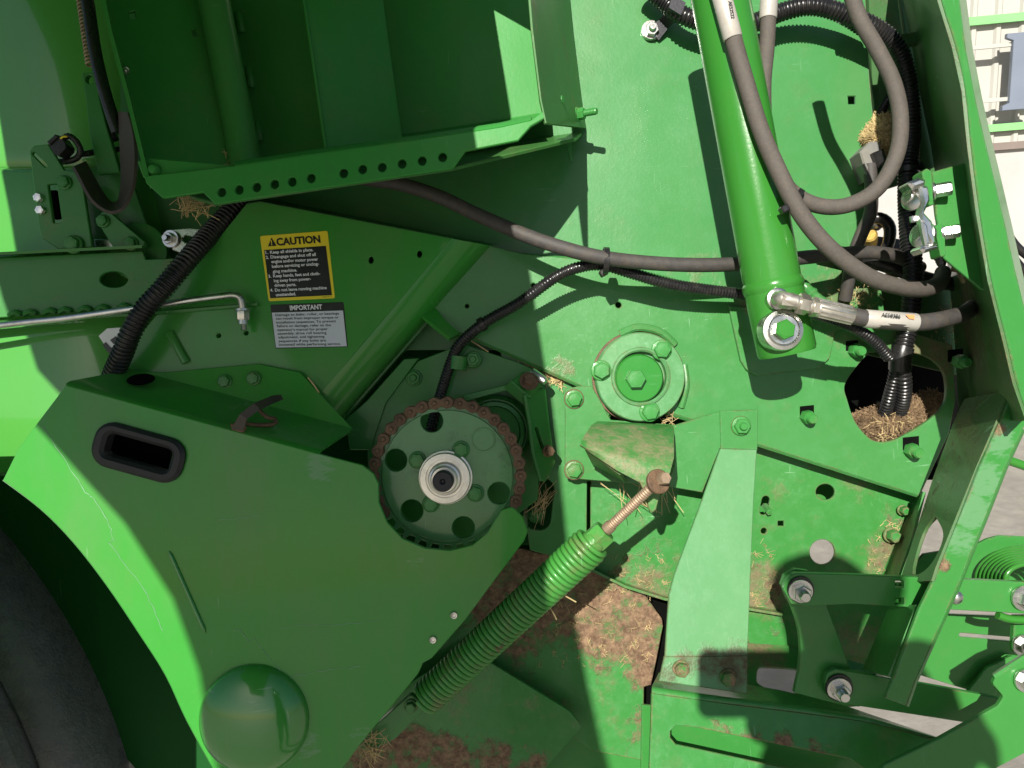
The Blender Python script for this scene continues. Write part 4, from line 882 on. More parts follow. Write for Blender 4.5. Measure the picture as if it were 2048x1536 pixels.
bm = bmesh.new(); text_mesh(bm, '!', Z(238, 278), Z(250, 277), 55/5.486, upv, plc, .0027, .02); link('warning_mark', bm, yellow, cst, smooth=0)
bm = bmesh.new()
for s, a, c2 in (('1.', (175, 376), (208, 374)), ('Keep all shields in place.', (226, 373), (698, 343)), ('2.', (180, 429), (213, 427)), ('Disengage and shut off all', (232, 425), (728, 395)), ('engine and/or motor power', (240, 475), (752, 447)),
                 ('before servicing or unclog-', (247, 528), (762, 497)), ('ging machine.', (255, 582), (522, 566)), ('3.', (208, 636), (240, 634)), ('Keep hands, feet and cloth-', (260, 632), (776, 604)), ('ing away from power-', (268, 684), (674, 662)),
                 ('driven parts.', (275, 735), (513, 724)), ('4.', (228, 788), (260, 786)), ('Do not leave running machine', (280, 787), (846, 759)), ('unattended.', (290, 838), (510, 826))):
    text_mesh(bm, s, Z(*a), Z(*c2), 33/5.486, upv, plc, .0027, .03)
link('rules_lettering', bm, white, cst, smooth=0)
bm = bmesh.new(); text_mesh(bm, 'E92510  S', Z(803, 852), Z(898, 847), 13/5.486, upv, plc, .0016, 0); link('part_number', bm, black, cst, smooth=0)
ist = thing('important_sticker', 'white sticker headed IMPORTANT on a black band, below the yellow one', 'sticker', P(620, 694, cp))
plate('black_backing', [(*Z(222, 930), 3), (*Z(1025, 900), 3), (*Z(1073, 1392), 3), (*Z(280, 1410), 3)], cp+.0012, .001, black, ist, bev=.0003)
plate('white_field', [Z(240, 1017), Z(1020, 993), Z(1062, 1385), Z(285, 1400)], cp+.0019, .0006, simple('decal_pale', (.62, .67, .74), .3, 0, .05, 30, .05), ist, bev=0)
upv = (V(Z(222, 930))-V(Z(280, 1410))).normalized()
bm = bmesh.new(); text_mesh(bm, 'IMPORTANT', Z(443, 990), Z(797, 977), 50/5.486, upv, plc, .0018, .035); link('heading', bm, white, ist, smooth=0)
bm = bmesh.new()
for s, a, c2 in (('Damage to baler, roller, or bearings', (285, 1057), (980, 1038)), ('can result from improper torque or', (290, 1096), (978, 1081)), ('installation sequences. To prevent', (294, 1138), (948, 1123)), ('failure or damage, refer to the', (300, 1178), (893, 1166)),
                 ("operator's manual for proper", (305, 1220), (858, 1208)), ('assembly, drive roll bearing', (310, 1260), (842, 1250)), ('adjustment, and tightening', (315, 1300), (822, 1291)), ('sequences if any bolts are', (320, 1342), (838, 1333)), ('loosened while performing service.', (323, 1381), (1000, 1371))):
    text_mesh(bm, s, Z(*a), Z(*c2), 27/5.486, upv, plc, .0026, .008)
link('body_lettering', bm, black, ist, smooth=0)
pst = thing('partial_sticker', 'white sticker corner with black lettering half hidden behind the thick conduit', 'sticker', P(215, 710, .02))
plate('backing', [(197, 672), (214, 657), (240, 655), (245, 700), (224, 712)], .065, .002, white, pst, bev=.0003)
plate('print', [(205, 690), (211, 684), (222, 696), (228, 692), (231, 697), (219, 708)], .0662, .0006, black, pst, bev=0)
plate('print', [(220, 680), (232, 672), (236, 682), (227, 688)], .0662, .0006, black, pst, bev=0)

# ================================================================ LEFT SIDE: curved shield, rail, latch
lsd = thing('left_shield', 'tall curved green side shield, sunlit down its left edge', 'shield', P(60, 950, -.05))
def curv(x): return -.045-.35*((x-140)/1000)**2*4 if x > 140 else -.045-.10*((140-x)/1000)**2*4
def lrow(y, dh): return [P(x, y, curv(x)+dh) for x in (-420, -300, -200, -120, -60, 0, 60, 110, 160, 210, 260, 310, 360)]
surf('upper_skin', [lrow(y, -.02) for y in (-90, 60, 200, 300, 330)]+[lrow(336, -.024), lrow(338, -.04)], pt_left, lsd, .005, smooth=60)
surf('lower_skin', [lrow(336, -.02), lrow(339, -.005), lrow(345, 0)]+[lrow(y, d) for y, d in ((420, .008), (500, .02), (580, .045), (660, .06), (800, .065), (900, .065))]+[lrow(945, .06), lrow(952, .03)], pt_left, lsd, .005, smooth=60)
ra = thing('side_rail', 'green channel rail running in from the left above the galvanised rod', 'rail', P(250, 640, .1))
rh_ = .04
plate('web', [(-420, 535), (285, 502), (291, 519), (424, 513), (440, 506), (498, 502, 5), (508, 560), (512, 602), (-420, 662)], rh_, .007, pt_dark, ra, holes=[circ(227, 559, 28, 28, 16, .02)])
surf('top_flange', [[P(-420, 531, rh_+.03), P(284, 496, rh_+.03)], [P(-420, 525, rh_+.032), P(284, 490, rh_+.032)], [P(-420, 523, -.02), P(286, 493, -.02)]], pt_dark, ra, .006)
surf('bottom_flange', [[P(-420, 670, rh_+.002), P(352, 616, rh_+.002), P(510, 608, rh_+.002)], [P(-420, 676, rh_+.022), P(352, 620, rh_+.022), P(514, 606, rh_+.022)]], pt_dark, ra, .005)
for x in (30, 60, 100, 130, 170, 205, 248):
    y = 636-(x+80)*.066; bm = bmesh.new(); sweep_bm(bm, path3([(x-10, y+2, rh_+.004), (x, y-4, rh_+.008), (x+10, y+1, rh_+.004)], .003), .006, 8); link('weld_bead', bm, pt_dark, ra)
gr_ = thing('galvanised_rod', 'galvanised steel rod along the rail, bent down through it with a nut', 'rod', P(250, 625, .1))
tube('rod', [(-420, 705, .085), (0, 651, .085), (128, 637, .085), (256, 619, .085), (380, 601, .085), (440, 593, .085), (466, 590, .083), (480, 595, .082), (484, 608, .08), (485, 622, .078)], mm(6.8, .1), galv, gr_, 16, .005)
b = bmesh.new(); lathe_bm(b, P(485, 618, .078), [(mm(16, .15), 0), (mm(16, .15), .004)], 24, V((.04, -1, 0))); link('washer', b, zinc, gr_)
b = bmesh.new(); hex_bm(b, P(485, 623, .078), mm(14, .15), mm(18, .15), V((.04, -1, 0))); lathe_bm(b, P(486, 640, .078), [(mm(10, .15), 0), (mm(10, .15), .008)], 20, V((.04, -1, 0))); link('lock_nut', b, zinc, gr_)
C = [P(486.5+.1*i, 644+i*1.0, .078) for i in range(18)]; b = bmesh.new(); sweep_bm(b, C, [mm(6.5 if i % 2 else 5.7, .15) for i in range(18)], 14); link('thread', b, zinc, gr_, smooth=25)
# latch bracket
lb = thing('latch_bracket', 'green latch plate with a tall slot and two silver bolts, far left', 'bracket', P(120, 498, .03))
plate('plate', [(58.6, 302), (66, 291, 6), (96, 288), (128, 340), (148, 342), (163, 354, 8), (184, 494), (117, 499), (84, 476, 8), (78, 455)], .05, .008, pt_dark, lb, holes=[fillet([(95, 368, 3), (113, 368, 3), (124, 445, 3), (106, 446, 3)]), slot(67, 307, 91, 331, 3.5)])
plate('slot_backing', [(98, 380), (112, 380), (120, 436), (108, 438)], .02, .01, shade_black, lb)
bolt(lb, 78, 396, .052, 9, chrome, flange=1.0); bolt(lb, 82, 421, .052, 9, chrome, flange=1.0)
bolt(lb, 129, 365, .052, 12, pt_dark); bolt(lb, 147, 489, .055, 15, pt_dark, flange=1.25)
plate('lever', [(196, 445, 8), (201, 424, 10), (216, 421, 8), (290, 484), (287, 495), (225, 494)], .04, .012, pt_dark, lb)
bolt(lb, 206, 442, .042, 11, pt_dark); bolt(lb, 262, 487, .042, 12, pt_dark)
plate('vertical_arm', [(163, 146, 3), (194, 142, 3), (199, 198), (212, 250), (240, 345), (196, 348), (178, 260), (172, 205)], .015, .012, pt_dark, lb, holes=[circ(179, 158, 8, 16, 9)])
plate('rear_bracket', [(152, 345), (250, 320), (300, 470), (290, 500), (180, 500)], -.015, .006, pt_dark, lb)
lathe('cam_disc', P(280, 505, -.005), [(mm(58), 0), (mm(58), .01), (mm(54), .012), (.002, .012)], pt_dark, lb, 44)
plate('silver_plate', [(188, 478), (235, 480), (240, 495), (190, 496)], .012, .005, zinc, lb)
con = thing('wire_connector', 'black plug with a small looped corrugated lead on the far left latch plate', 'connector', P(115, 310, .05))
plate('plug', [(95, 284), (112, 269), (122, 272), (132, 288), (131, 296), (117, 311), (108, 308)], .06, .03, plast, con)
plate('plug_collar', [(93, 283), (110, 268), (115, 273), (98, 289)], .065, .036, plast, con)
conduit('lead', [(128, 276, .05), (138, 272, .05), (152, 282, .05), (161, 300, .045), (155, 315, .035), (138, 322, .03), (112, 324, .02)], mm(6), plast, con, pitch=.004)
conduit('lead', [(160, 309, .03), (175, 307, .02), (190, 304, .0), (240, 298, -.03)], mm(6), plast, con, pitch=.004)
tube('yellow_wire', [(121, 277, .062), (127, 273, .063), (134, 273, .06)], mm(1.8), yellow, con, 8)
bl = thing('belt_loop', 'flat brown rubber belt hanging in a loop beside the upper box', 'belt', P(230, 420, .08))
fe_ = [(148, 332, .075), (163, 360, .085), (182, 395, .09), (204, 415, .092), (226, 422, .092), (248, 410, .092), (264, 372, .09), (269, 320, .09), (266, 270, .09), (255, 225, .085)]
be_ = [(172, 322, .03), (186, 347, .035), (203, 378, .04), (217, 397, .045), (227, 404, .045), (236, 396, .045), (241, 360, .04), (240, 315, .04), (238, 270, .04), (236, 222, .04)]
surf('belt', [[p for p in cr([P(*q) for q in fe_], 4)], [p for p in cr([P(*q) for q in be_], 4)]], strapm, bl, .006, smooth=60)
bh = thing('dark_hose', 'black hose hanging down the gap beside the upper box', 'hose', P(215, 250, .0))
tube('hose', [(165, -60, .04), (178, 20, .04), (188, 90, .04), (203, 160, .04), (222, 225, .035), (236, 265, .03)], mm(12), plast, bh, 14)
tube('fitting', [(212, 248, .0), (224, 268, .0), (230, 280, .0)], mm(8), darkst, bh, 14)
hs_ = thing('return_spring', 'thin weathered coil spring at the top left in front of the shield', 'spring', P(175, 130, .03))
A = P(154, -60, .03); B = P(181, 132, .03); ax = B-A; L = ax.length; ax.normalize(); u, v, w = basis(ax); C = []
tn_ = 26
for i in range(tn_*14+1):
    t = 2*PI*i/14; C.append(A+ax*(L*i/(tn_*14))+(u*math.cos(t)+v*math.sin(t))*mm(7))
b = bmesh.new(); sweep_bm(b, C, mm(2.4), 6); link('coil', b, rodst, hs_, smooth=60)
zb_ = thing('zinc_bracket', 'grey zinc bracket with a washer bolt beside the thick conduit', 'bracket', P(380, 500, .03))
plate('plate', [(330, 460, 4), (378, 456), (425, 460), (430, 500), (400, 520), (345, 500)], .03, .006, zinc, zb_, holes=[slot(372, 478, 390, 482, 7)])
bolt(zb_, 343, 478, .032, 12, zinc, washer=(1.45, .005), flange=0, stud=(.55, .9), ax=V((-.15, -.05, 1)))

# ================================================================ RIGHT CHANNEL FLANGE
rf = thing('corner_channel', 'tall green corner channel at the right edge with a bright sunlit flange', 'channel', P(2030, 740, .3))
hf = .36
fin = [(1868, -80), (1884, 0), (1912, 90), (1932, 180), (1943, 290), (1960, 420), (1984, 560), (2014, 680), (2034, 765), (2060, 840)]
fout = [(1905, -80), (1919, 0), (1932, 100), (1949, 190), (1967, 270), (1984, 340), (2010, 450), (2030, 540), (2055, 640), (2100, 800)]
plate('flange', crp(fin, 3)+crp(fout, 3)[::-1], hf, .006, pt_link, rf)
bkx = [(1800, -80), (1812, 0), (1830, 90), (1845, 180), (1868, 290), (1888, 420), (1905, 560), (1915, 680), (1920, 765), (1925, 840)]
rows = [[P(x, y, hf-.002) for x, y in fin], [P(x+(X-x)*.5, y+(Y-y)*.5, (hf-.10)/2) for (x, y), (X, Y) in zip(fin, bkx)], [P(x, y, -.10) for x, y in bkx]]
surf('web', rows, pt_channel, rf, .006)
surf('outer_return', [[P(x, y, hf-.002) for x, y in fout], [P(x+14, y, hf-.06) for x, y in fout]], pt_link, rf, .005)
tb = thing('latch_tab', 'green tab plate on the right channel, half sunlit, behind the chrome shackles', 'tab', P(1910, 560, .2))
th_ = Pl((1880, 345, .285), (1980, 330, .295), (1890, 500, .285))
plate('plate', [(1863, 344), (1942, 322), (1975, 480), (1988, 585), (1962, 578), (1888, 516), (1872, 430)], th_, .007, pt_link, tb)
for (x, y, x2, y2) in ((1852, 340, 1862, 410), (1878, 450, 1886, 512)):
    plate('ear', [(x-8, y+4, 5), (x+2, y-4, 5), (x+12, y+2, 5), (x2+6, y2, 6), (x2-4, y2+2, 6)], .312, .03, pt_link, tb)
bolt(tb, 1868, 382, .302, 14, chrome, hh=.024, ax=V((1, .1, .45))); bolt(tb, 1884, 466, .302, 14, chrome, hh=.024, ax=V((1, .1, .45)))
shk = thing('chrome_shackles', 'two bright chrome latch shackles bolted to the green tab on the right channel', 'shackle', P(1850, 500, .2))  # two shackles kept together as one object
for (x, y) in ((1828, 395), (1845, 470)):
    lathe('disc', P(x, y, .30), [(mm(25, .23), -.004), (mm(25, .23), .002), (mm(19, .23), .005), (mm(8, .23), .006)], chrome, shk, 30, V((-.85, .1, .5)))
    lathe('pin', P(x+5, y, .29), [(mm(12, .23), -.03), (mm(12, .23), .02)], chrome, shk, 20, V((-1, .05, .3)))
plate('side_plate', [(1838, 372, 6), (1858, 370, 6), (1862, 400), (1850, 425), (1866, 442), (1874, 485), (1866, 492), (1852, 470), (1840, 430), (1846, 405)], .322, .016, chrome, shk, bev=.004)
plate('cross_bar', [(1816, 364, 5), (1840, 354, 4), (1854, 358, 4), (1852, 370), (1828, 378, 5)], .326, .034, chrome, shk, bev=.005)
plate('cross_bar', [(1842, 497, 4), (1848, 490, 4), (1878, 486, 4), (1879, 496), (1850, 506, 5)], .326, .034, chrome, shk, bev=.005)
plate('inner_plate', [(1842, 437), (1856, 450), (1862, 488), (1852, 490), (1846, 462)], .327, .010, chrome, shk, bev=.003)
plate('cotter', [(1822, 432, 2), (1834, 430), (1840, 426), (1840, 442), (1824, 445, 2)], .31, .006, zinc, shk)
C = path3([(1872, 505, .28), (1880, 520, .27), (1884, 528, .26)], .004); b = bmesh.new(); sweep_bm(b, C, [mm(9 if i % 2 else 7.5, .2) for i in range(len(C))], 14); link('threaded_end', b, darkst, shk)
plb_ = thing('bolt_bracket', 'small weathered steel bracket low on the dark inside of the corner channel', 'bracket', P(1930, 565, .1))
plate('plate', [(1918, 540), (1930, 528), (1938, 536), (1936, 560), (1930, 566)], .15, .01, rodst, plb_)
bolt(plb_, 1905, 535, .14, 8, rodst, hh=.02, ax=V((.8, -.3, .5)))
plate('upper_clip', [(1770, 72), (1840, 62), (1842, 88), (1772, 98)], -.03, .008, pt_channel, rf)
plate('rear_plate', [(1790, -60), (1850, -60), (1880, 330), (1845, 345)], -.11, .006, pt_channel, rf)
# cables beyond the channel at the far right
for nm, lab, fn, pts in (('rear_hose', 'upper black hose beyond the corner channel at the right edge', tube, [(1990, 430, -.1), (2010, 460, -.1), (2035, 495, -.1), (2080, 530, -.1)]),
                         ('rear_hose', 'lower smooth black hose beyond the corner channel at the right edge', tube, [(1985, 430, -.12), (2005, 475, -.12), (2030, 520, -.12), (2080, 575, -.12)]),
                         ('rear_conduit', 'ribbed black conduit lowest of the lines beyond the corner channel', conduit, [(1990, 500, -.13), (2015, 530, -.13), (2045, 560, -.13), (2090, 590, -.13)])):
    tag(fn(nm, pts, mm(9), plast), lab, 'conduit' if 'conduit' in nm else 'hose')

# ================================================================ HANDLE CHANNEL, LINKAGE (lower right)
hb = thing('lift_handle', 'long sunlit green angle bar slanting down across the lower right', 'bar', P(1800, 1410, .3))
hl = [(2026, 784), (1992, 862), (1960, 936), (1920, 1036), (1878, 1139), (1839, 1217), (1788, 1354), (1770, 1397)]
hr = [(2100, 800), (2046, 858), (2010, 936), (1978, 1018), (1948, 1092), (1917, 1170), (1829, 1366), (1813, 1412)]
plate('front_face', [(2026, 783, 6)]+hl[1:]+hr[::-1], .27, .007, pt_handle, hb)
surf('rolled_edge', [[P(x, y, .27) for x, y in hr[1:]], [P(x+5, y+2, .266) for x, y in hr[1:]], [P(x+4, y+2, .23) for x, y in hr[1:]]], pt_link, hb, .005, smooth=60)
pw = Pl((2026, 784, .268), (1878, 1139, .268), (1865, 960, .06))
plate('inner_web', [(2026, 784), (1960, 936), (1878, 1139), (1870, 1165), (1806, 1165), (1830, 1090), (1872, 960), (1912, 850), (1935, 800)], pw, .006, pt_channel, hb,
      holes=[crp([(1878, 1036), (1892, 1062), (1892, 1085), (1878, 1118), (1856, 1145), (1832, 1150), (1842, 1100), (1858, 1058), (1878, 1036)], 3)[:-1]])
plate('lower_web', [(1788, 1214), (1842, 1214), (1786, 1356), (1733, 1343)], Pl((1788, 1214, .1), (1842, 1214, .25), (1733, 1343, .1)), .008, pt_link, hb)
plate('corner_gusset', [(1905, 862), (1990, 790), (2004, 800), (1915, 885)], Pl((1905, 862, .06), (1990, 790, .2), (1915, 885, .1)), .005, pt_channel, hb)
ub = thing('upper_link_bar', 'horizontal green link bar with two square holes, held by a washer nut', 'link bar', P(1800, 1220, .2))
plate('bar', [(1568, 1180, 0)]+[(1600+33*math.cos(t), 1181+36*math.sin(t)) for t in [PI*1.0+k*.26 for k in range(1, 6)]]+[(1700, 1149), (2090, 1166), (2090, 1230), (1839, 1216), (1700, 1208), (1610, 1213), (1583, 1208)], .21, .012, pt_link, ub,
      holes=[[(1791, 1162), (1809, 1162), (1809, 1176), (1791, 1176)], [(1791, 1196), (1809, 1196), (1809, 1209), (1791, 1209)]])
plate('rear_bar', [(1563, 1170), (1570, 1150, 6), (1590, 1138, 8), (1618, 1142, 8), (1640, 1160), (2090, 1180), (2090, 1226), (1640, 1200), (1575, 1200)], .18, .012, pt_link, ub)
nut = zinc
bolt(ub, 1600, 1181, .212, 18, zinc, washer=(1.35, .005), wmat=zinc, flange=0, stud=(.6, .9), hh=.014, ax=V((-.06, -.12, 1)))
lathe('rubber_washer', P(1601, 1179, .2115), [(mm(27, .21), 0), (mm(26, .21), .003)], plast, ub, 32)
bolt(ub, 2046, 1196, .212, 18, zinc, washer=(1.4, .005), wmat=zinc, flange=0, stud=(.6, .6), hh=.014)
lathe('button', P(1911, 1194, .212), [(mm(14, .21), 0), (mm(13, .21), .005), (mm(8, .21), .009), (.001, .010)], zinc, ub, 24)
lgp = thing('pivot_leg', 'shaded green leg plate with a curved left edge below the link bar', 'leg plate', P(1650, 1400, .15))
plate('leg', [(1572, 1190), (1580, 1150, 20), (1640, 1160), (1653, 1210), (1704, 1345), (1720, 1380), (1720, 1414), (1690, 1412), (1589, 1386)]+crp([(1598, 1345), (1602, 1300), (1596, 1250), (1582, 1210)], 4), .155, .012, pt_link, lgp)
lbr = thing('lower_link_bar', 'lower green link bar with rounded end and washer nut above the concrete', 'link bar', P(1800, 1440, .2))
plate('bar', [(1651, 1365), (1655, 1345, 12), (1672, 1338, 6), (1784, 1357), (1971, 1391), (2003, 1398), (1990, 1412), (1928, 1445), (1690, 1408), (1660, 1400, 14)], .175, .012, pt_link, lbr)
bolt(lbr, 1677, 1377, .177, 18, zinc, washer=(1.35, .005), wmat=zinc, flange=0, stud=(.6, .9), hh=.014, ax=V((-.06, -.12, 1)))
lathe('rubber_washer', P(1678, 1375, .1765), [(mm(28, .18), 0), (mm(27, .18), .003)], plast, lbr, 32)
dp = thing('door_plate', 'sunlit green plate with a narrow slot behind the link bars at right', 'plate', P(1960, 1380, .05))
plate('plate', [(1842, 1216), (1900, 1228), (2100, 1236), (2100, 1420), (2000, 1398), (1971, 1391), (1838, 1350), (1770, 1340), (1800, 1280)], .04, .007, pt_link, dp, holes=[slot(1923, 1270, 2030, 1279, 4)])
plate('upper_plate', [(1820, 1140), (1848, 1108), (1948, 1092), (1975, 1078), (2000, 1071), (2100, 1075), (2100, 1190), (1815, 1175)], .03, .007, pt_link, dp)
plate('shadow_flap', [(1930, 1390), (1975, 1335, 8), (2025, 1312, 8), (2040, 1320), (2000, 1360), (1990, 1395)], .06, .007, pt_link, dp)
tsn = thing('torsion_spring', 'green torsion spring with stacked coils at the right edge', 'spring', P(2000, 1160, .1))
b = bmesh.new()
for k in range(8):
    cx, cy, rr = 2050+k*1.0, 1158-k*0, 96-k*7.2
    C = [P(cx+rr*math.cos(t), cy+rr*.66*math.sin(t), .05+.016*k) for t in [PI+PI*i/22 for i in range(-4, 27)]]
    bm = bmesh.new(); sweep_bm(bm, C, mm(4.6), 8); link('coil', bm, pt_cyl, tsn, smooth=60)
tube('spring_leg', [(1995, 1230, .2), (2020, 1238, .2), (2060, 1240, .2), (2090, 1236, .2)], mm(7), pt_cyl, tsn)
clp = thing('clevis_plate', 'green upright clevis strip with bolts at the right edge', 'clevis', P(2040, 1310, .15))
plate('strip', [(2030, 1232), (2090, 1232), (2090, 1312), (2026, 1306, 6), (2026, 1290)], .16, .01, pt_link, clp)
bolt(clp, 2046, 1290, .162, 16, zinc, washer=(1.45, .005), wmat=zinc, flange=0, stud=(.6, .5))
cnp = thing('corner_plate', 'green corner plate at the bottom right with a stepped outline', 'plate', P(1950, 1530, .25))
plate('plate', [(2110, 1292), (2048, 1318), (1993, 1352, 8), (1986, 1368, 8), (2008, 1394, 8), (1996, 1412), (1880, 1477), (1770, 1530), (1700, 1600), (1930, 1600), (1995, 1536), (2048, 1508), (2110, 1470)], .27, .008, pt_link, cnp)
surf('folded_edge', [[P(2110, 1292, .27), P(2048, 1318, .27), P(1990, 1356, .27)], [P(2110, 1287, .262), P(2048, 1313, .262), P(1988, 1352, .262)], [P(2112, 1288, .2), P(2050, 1314, .2), P(1992, 1352, .2)]], pt_link, cnp, .005)
bolt(cnp, 2050, 1360, .272, 17, zinc, washer=(1.4, .005), wmat=zinc, flange=0)
rdr = thing('cross_rod', 'thin green rod beyond the lift handle at the right edge', 'rod', P(2030, 930, -.1))
tube('rod', [(1990, 910, -.1), (2030, 925, -.1), (2120, 955, -.1)], mm(10), pt_cyl, rdr)

# ================================================================ WHEEL and inner fender
ty = thing('wheel_tyre', 'big black ribbed tyre in the shade at the bottom left', 'tyre', P(100, 1536, -.2))
tc = P(-1090, 1955, -.22); px1 = mm(1, -.22)
pr = [(1398, -.40), (1400, -.30), (1402, -.16), (1398, -.06), (1388, .0), (1372, .03), (1350, .045), (1328, .05), (1322, .046), (1317, .092), (1304, .104), (1292, .096), (1284, .034), (1262, .040), (1222, .050), (1210, .050), (1203, .104), (1190, .124), (1160, .128), (1142, .120), (1132, .054), (1112, .050), (1080, .056), (1072, .116), (1056, .128), (1000, .11), (900, .04), (780, .0), (700, -.05), (690, -.2)]
lathe('tyre', tc, [((a-52)*px1, z) for a, z in pr], tyre, ty, 220, V((0, 0, 1)), False, False)
lathe('wheel_disc', tc, [(690*px1, -.1), (400*px1, -.12), (.01, -.12)], pt_link, ty, 60)
ifd = thing('inner_fender', 'dark shaded green sheet inside the wheel arch behind the guard', 'fender', P(200, 1500, -.3))
plate('sheet', [(-500, 900), (300, 900), (560, 1200), (640, 1620), (290, 1560), (220, 1480), (-500, 1480)], -.34, .005, pt_inside_shade, ifd)
surf('arch_return', [[P(x, y, gh-.004) for x, y in edgeL], [P(x+6, y-5, .02) for x, y in edgeL]], pt_dark, gd, .004)
of = thing('arch_shade_sheet', 'unseen green sheet added left of the wheel arch to shade the tyre', 'fender', P(-400, 1500, .2))
plate('sheet', [(-1000, 860), (-150, 860), (-90, 1100), (-40, 1250), (-20, 1400), (-20, 1800), (-1000, 1800)], .20, .007, pt_guard, of)  # unseen sheet added to keep the sun off tyre and arch

# ================================================================ HAY, CHAFF
def mound(name, outline, h0, h1, mat, label, n=2400):
    bm = bmesh.new(); xs = [p[0] for p in outline]; ys = [p[1] for p in outline]; cx, cy = sum(xs)/len(xs), sum(ys)/len(ys); rings = []
    for k in range(9):
        f = 1-k/8; rings.append([bm.verts.new(P(cx+(x-cx)*f+random.uniform(-3, 3), cy+(y-cy)*f+random.uniform(-3, 3), h0+(h1-h0)*(1-f*f)+random.uniform(-.004, .004))) for x, y in outline])
    ring_faces(bm, rings, True)
    for i in range(n):
        x, y = random.choice(outline); f = math.sqrt(random.random()); p = P(cx+(x-cx)*f, cy+(y-cy)*f, h0+(h1-h0)*(1-f*f)+.002)
        d = V((random.gauss(0, 1), random.gauss(0, 1), random.gauss(0, .5))).normalized()*random.uniform(.003, .010)
        s = d.orthogonal().normalized()*.0009
        bm.faces.new([bm.verts.new(q) for q in (p-d-s, p+d-s, p+d+s, p-d+s)])
    o = link(name, bm, mat, smooth=0, recalc=False); tag(o, label, 'chaff', kind='stuff'); return o
mound('packed_chaff', crp([(1690, 835), (1740, 815), (1800, 800), (1860, 780), (1895, 800), (1890, 860), (1820, 900), (1740, 910), (1695, 880), (1690, 835)], 4)[:-1], -.09, -.03, chaff, 'brown chaff packed in the bottom of the cable hole')
mound('hay_clump', crp([(1718, 268), (1745, 232), (1775, 225), (1800, 250), (1798, 300), (1775, 320), (1740, 300), (1718, 285), (1718, 268)], 4)[:-1], -.10, -.03, hay, 'golden hay clump caught behind the looped hose')
hc = thing('cable_connector', 'grey and black plug connectors below the hay clump inside the hose loop', 'connector', P(1760, 350, -.05))
grp = simple('grey_plastic', (.17, .17, .155), .5, 0, .3, 60, .2, .3, dustcol=(.3, .26, .2))
plate('grey_plug', [(1720, 304), (1740, 283), (1764, 280), (1758, 330), (1740, 358), (1728, 330)], -.03, .05, grp, hc, bev=.003)
plate('black_plug', [(1746, 305), (1768, 296), (1776, 318), (1758, 335)], -.015, .04, plast, hc, bev=.003)
plate('latch_clip', [(1724, 330), (1732, 324), (1745, 352), (1738, 358)], -.02, .03, grp, hc)
HAYK = dict(r=.0009)
straws('loose_straw', [(1050, 735, -.022), (1070, 742, -.022), (1090, 750, -.022), (1105, 757, -.022), (1120, 763, -.022)], 120, hay, spread=.0045, ln=(.012, .035), label='yellow straw wedged under the lower edge of the diagonal panel')
straws('loose_straw', [(375, 408, .10), (400, 412, .10)], 70, hay, spread=.009, ln=(.02, .05), bias=(.3, -.5, .2), label='straw tuft hanging below the left end of the perforated lip')
straws('loose_straw', [(1085, 985, -.03), (1075, 1000, -.03)], 26, hay, spread=.012, ln=(.04, .09), bias=(-.15, -1, 0), label='straw stalks poking through the dark slot beside the sprocket')
straws('loose_straw', [(1235, 985, .0), (1270, 985, .0), (1340, 990, .0), (1310, 1000, .0)], 22, hay, spread=.015, ln=(.03, .08), bias=(.2, -.6, .2), label='wispy straw hanging under the folded bracket')
straws('loose_straw', [(745, 1490, .12), (735, 1500, .12)], 40, hay, spread=.012, ln=(.02, .06), label='straw lying on the lower link at the bottom')
straws('loose_straw', [(470, 310, .16), (474, 330, .16)], 16, hay, spread=.006, ln=(.01, .035), label='straw wisps at the foot of the pipe in the box')
straws('loose_straw', [(1345, 842, .0), (1330, 838, .0)], 14, hay, spread=.006, ln=(.01, .03), label='straw packed beneath the round flange bearing')
straws('loose_straw', [(1800, 850, -.02), (1780, 870, -.02), (1760, 860, -.02), (1830, 840, -.02)], 70, hay, spread=.016, ln=(.006, .018), r=.0007, label='loose stalks lying on the packed chaff in the cable hole')
straws('chaff_specks', [(1500+random.uniform(-30, 60), 1150+random.uniform(-60, 70), bkh+.003) for _ in range(40)]+[(1780+random.uniform(-40, 20), 1100+random.uniform(-60, 50), bkh+.003) for _ in range(30)]+[(1270+random.uniform(-60, 70), 1140+random.uniform(-30, 40), bkh+.003) for _ in range(30)], 330, hay, spread=.003, ln=(.004, .016), r=.0006, label='fine chaff specks stuck to the rusty lower back plate')
straws('chaff_specks', [(1140+random.uniform(-80, 170), 1200+random.uniform(-30, 130), -.066) for _ in range(60)], 260, hay, spread=.004, ln=(.004, .014), r=.0006, label='fine chaff specks lying on the rusted plate under the spring')
straws('chaff_specks', [(1900+random.uniform(-30, 40), 640+random.uniform(-40, 60), -.08) for _ in range(20)]+[(1700+random.uniform(-80, 60), 600+random.uniform(-20, 15), -.065) for _ in range(20)], 200, hay, spread=.006, ln=(.005, .02), r=.0006, label='chaff caught along the weld behind the hoses')
for i, (x, y, dx, dy, lab) in enumerate(((627, 770, 11, 15, 'single pale stalk stuck on the edge of the guard flange'), (1130, 1192, 22, 12, 'single pale stalk crossing the lower coils'), (1105, 1225, -8, -14, 'single short stalk under the coil spring'), (955, 690, 22, 14, 'single stalk lying on the panel edge by the slim conduit'))):
    h = (.075, .17, .14, .02)[i]; bm = bmesh.new(); sweep_bm(bm, [P(x-dx, y-dy, h), P(x+1, y, h+.003), P(x+dx, y+dy, h)], .0014, 5); tag(link('straw_stalk', bm, hay), lab, 'straw')

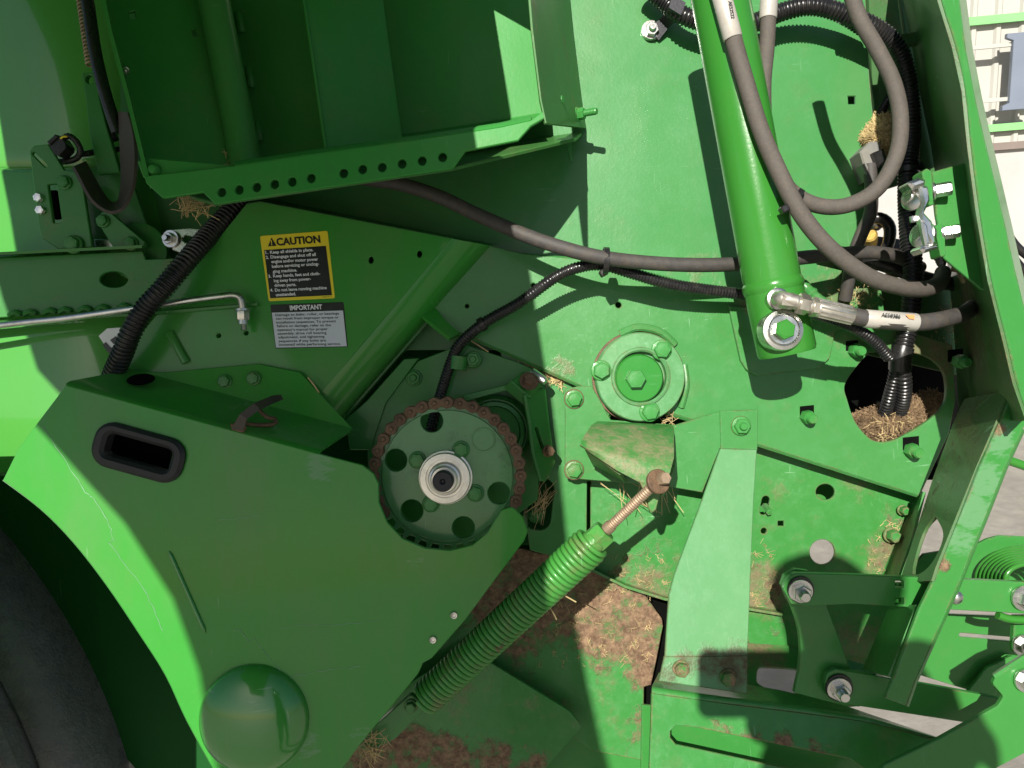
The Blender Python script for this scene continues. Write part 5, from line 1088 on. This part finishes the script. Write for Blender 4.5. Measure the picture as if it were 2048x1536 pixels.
# ================================================================ PHOTOGRAPHER behind the camera (casts the head, arm and phone shadows)
ph = tag(empty('phone', V((.06, -.02, 1.42))), 'black phone held up in landscape just behind the viewpoint', 'phone')
b = bmesh.new(); plate_bm(b, [[V(q) for q in rrect(.056, -.026, .147, .074, .011)]], lambda x, y, z: CAM+RX*x+UY*y-F*(.02-z), .009, .002); link('phone_body', b, plast, ph, world=True)
jk = simple('dark_jacket', (.03, .035, .05), .8, 0, .3, 40, .4)
skin_m = simple('skin', (.42, .25, .17), .5, 0, .1, 60, .1); hair_m = simple('brown_hair', (.05, .03, .02), .6, 0, .4, 80, .4); jean = simple('denim', (.05, .07, .12), .85, 0, .3, 90, .3)
pe_ = tag(empty('person', V((.07, -.5, 0))), 'person in a dark jacket standing behind the viewpoint holding the phone up', 'person')
def skinned(name, nodes, edges, mat, parent, sub=2):
    me = bpy.data.meshes.new(name); me.from_pydata([n[0] for n in nodes], edges, []); o = bpy.data.objects.new(name, me); COL.objects.link(o)
    md = o.modifiers.new('skin', 'SKIN'); md.use_smooth_shade = True
    for i, n in enumerate(nodes):
        sv = me.skin_vertices[0].data[i]; sv.radius = n[1] if isinstance(n[1], tuple) else (n[1], n[1]); sv.use_root = (i == 0)
    sb = o.modifiers.new('sub', 'SUBSURF'); sb.levels = sub; sb.render_levels = sub
    dg = bpy.context.evaluated_depsgraph_get(); m2 = bpy.data.meshes.new_from_object(o.evaluated_get(dg)); bpy.data.objects.remove(o); bpy.data.meshes.remove(me)
    m2.materials.append(mat); m2.name = name; m2.shade_smooth()
    o = bpy.data.objects.new(name, m2); COL.objects.link(o); o.parent = parent; o.location = -WLOC[parent]; WLOC[o] = V((0, 0, 0)); return o
def sh(px, py, hp, h): return WM @ (P(px, py, hp)+SUN*(h-hp))
hd0 = sh(1645, 1180, -.05, 2.05); tx_ = hd0.x
nodes = [((tx_, hd0.y-.06, .95), (.15, .11)), ((tx_, hd0.y-.06, 1.10), (.14, .10)), ((tx_, hd0.y-.05, 1.28), (.14, .10)), ((tx_+.005, hd0.y-.04, hd0.z-.20), (.10, .08)), ((tx_, hd0.y-.02, hd0.z-.12), .045), ((tx_, hd0.y, hd0.z-.04), .052), (tuple(hd0), (.074, .08)), ((tx_, hd0.y, hd0.z+.035), .056),
         (tuple(sh(1620, 1600, .1, 2.1)), .05), (tuple(sh(1600, 1680, .1, 1.9)), .04), (tuple(sh(1615, 1440, .15, 1.67)), .028), ((.03, -.05, 1.385), .024),
         (tuple(sh(1850, 1470, .2, 2.1)), .055), (tuple(sh(1815, 1345, .15, 1.9)), .045), (tuple(sh(1660, 1400, .15, 1.70)), .032), ((.115, -.05, 1.40), .024),
         ((tx_-.09, hd0.y-.05, .86), .095), ((tx_-.10, hd0.y-.02, .48), .06), ((tx_-.10, hd0.y-.06, .09), .042), ((tx_-.11, hd0.y+.08, .04), .035),
         ((tx_+.09, hd0.y-.05, .86), .095), ((tx_+.11, hd0.y-.02, .48), .06), ((tx_+.12, hd0.y-.06, .09), .042), ((tx_+.13, hd0.y+.08, .04), .035)]
edges = [(0, 1), (1, 2), (2, 3), (3, 4), (4, 5), (5, 6), (6, 7), (3, 8), (8, 9), (9, 10), (10, 11), (3, 12), (12, 13), (13, 14), (14, 15), (0, 16), (16, 17), (17, 18), (18, 19), (0, 20), (20, 21), (21, 22), (22, 23)]
skinned('body', nodes, edges, jk, pe_)
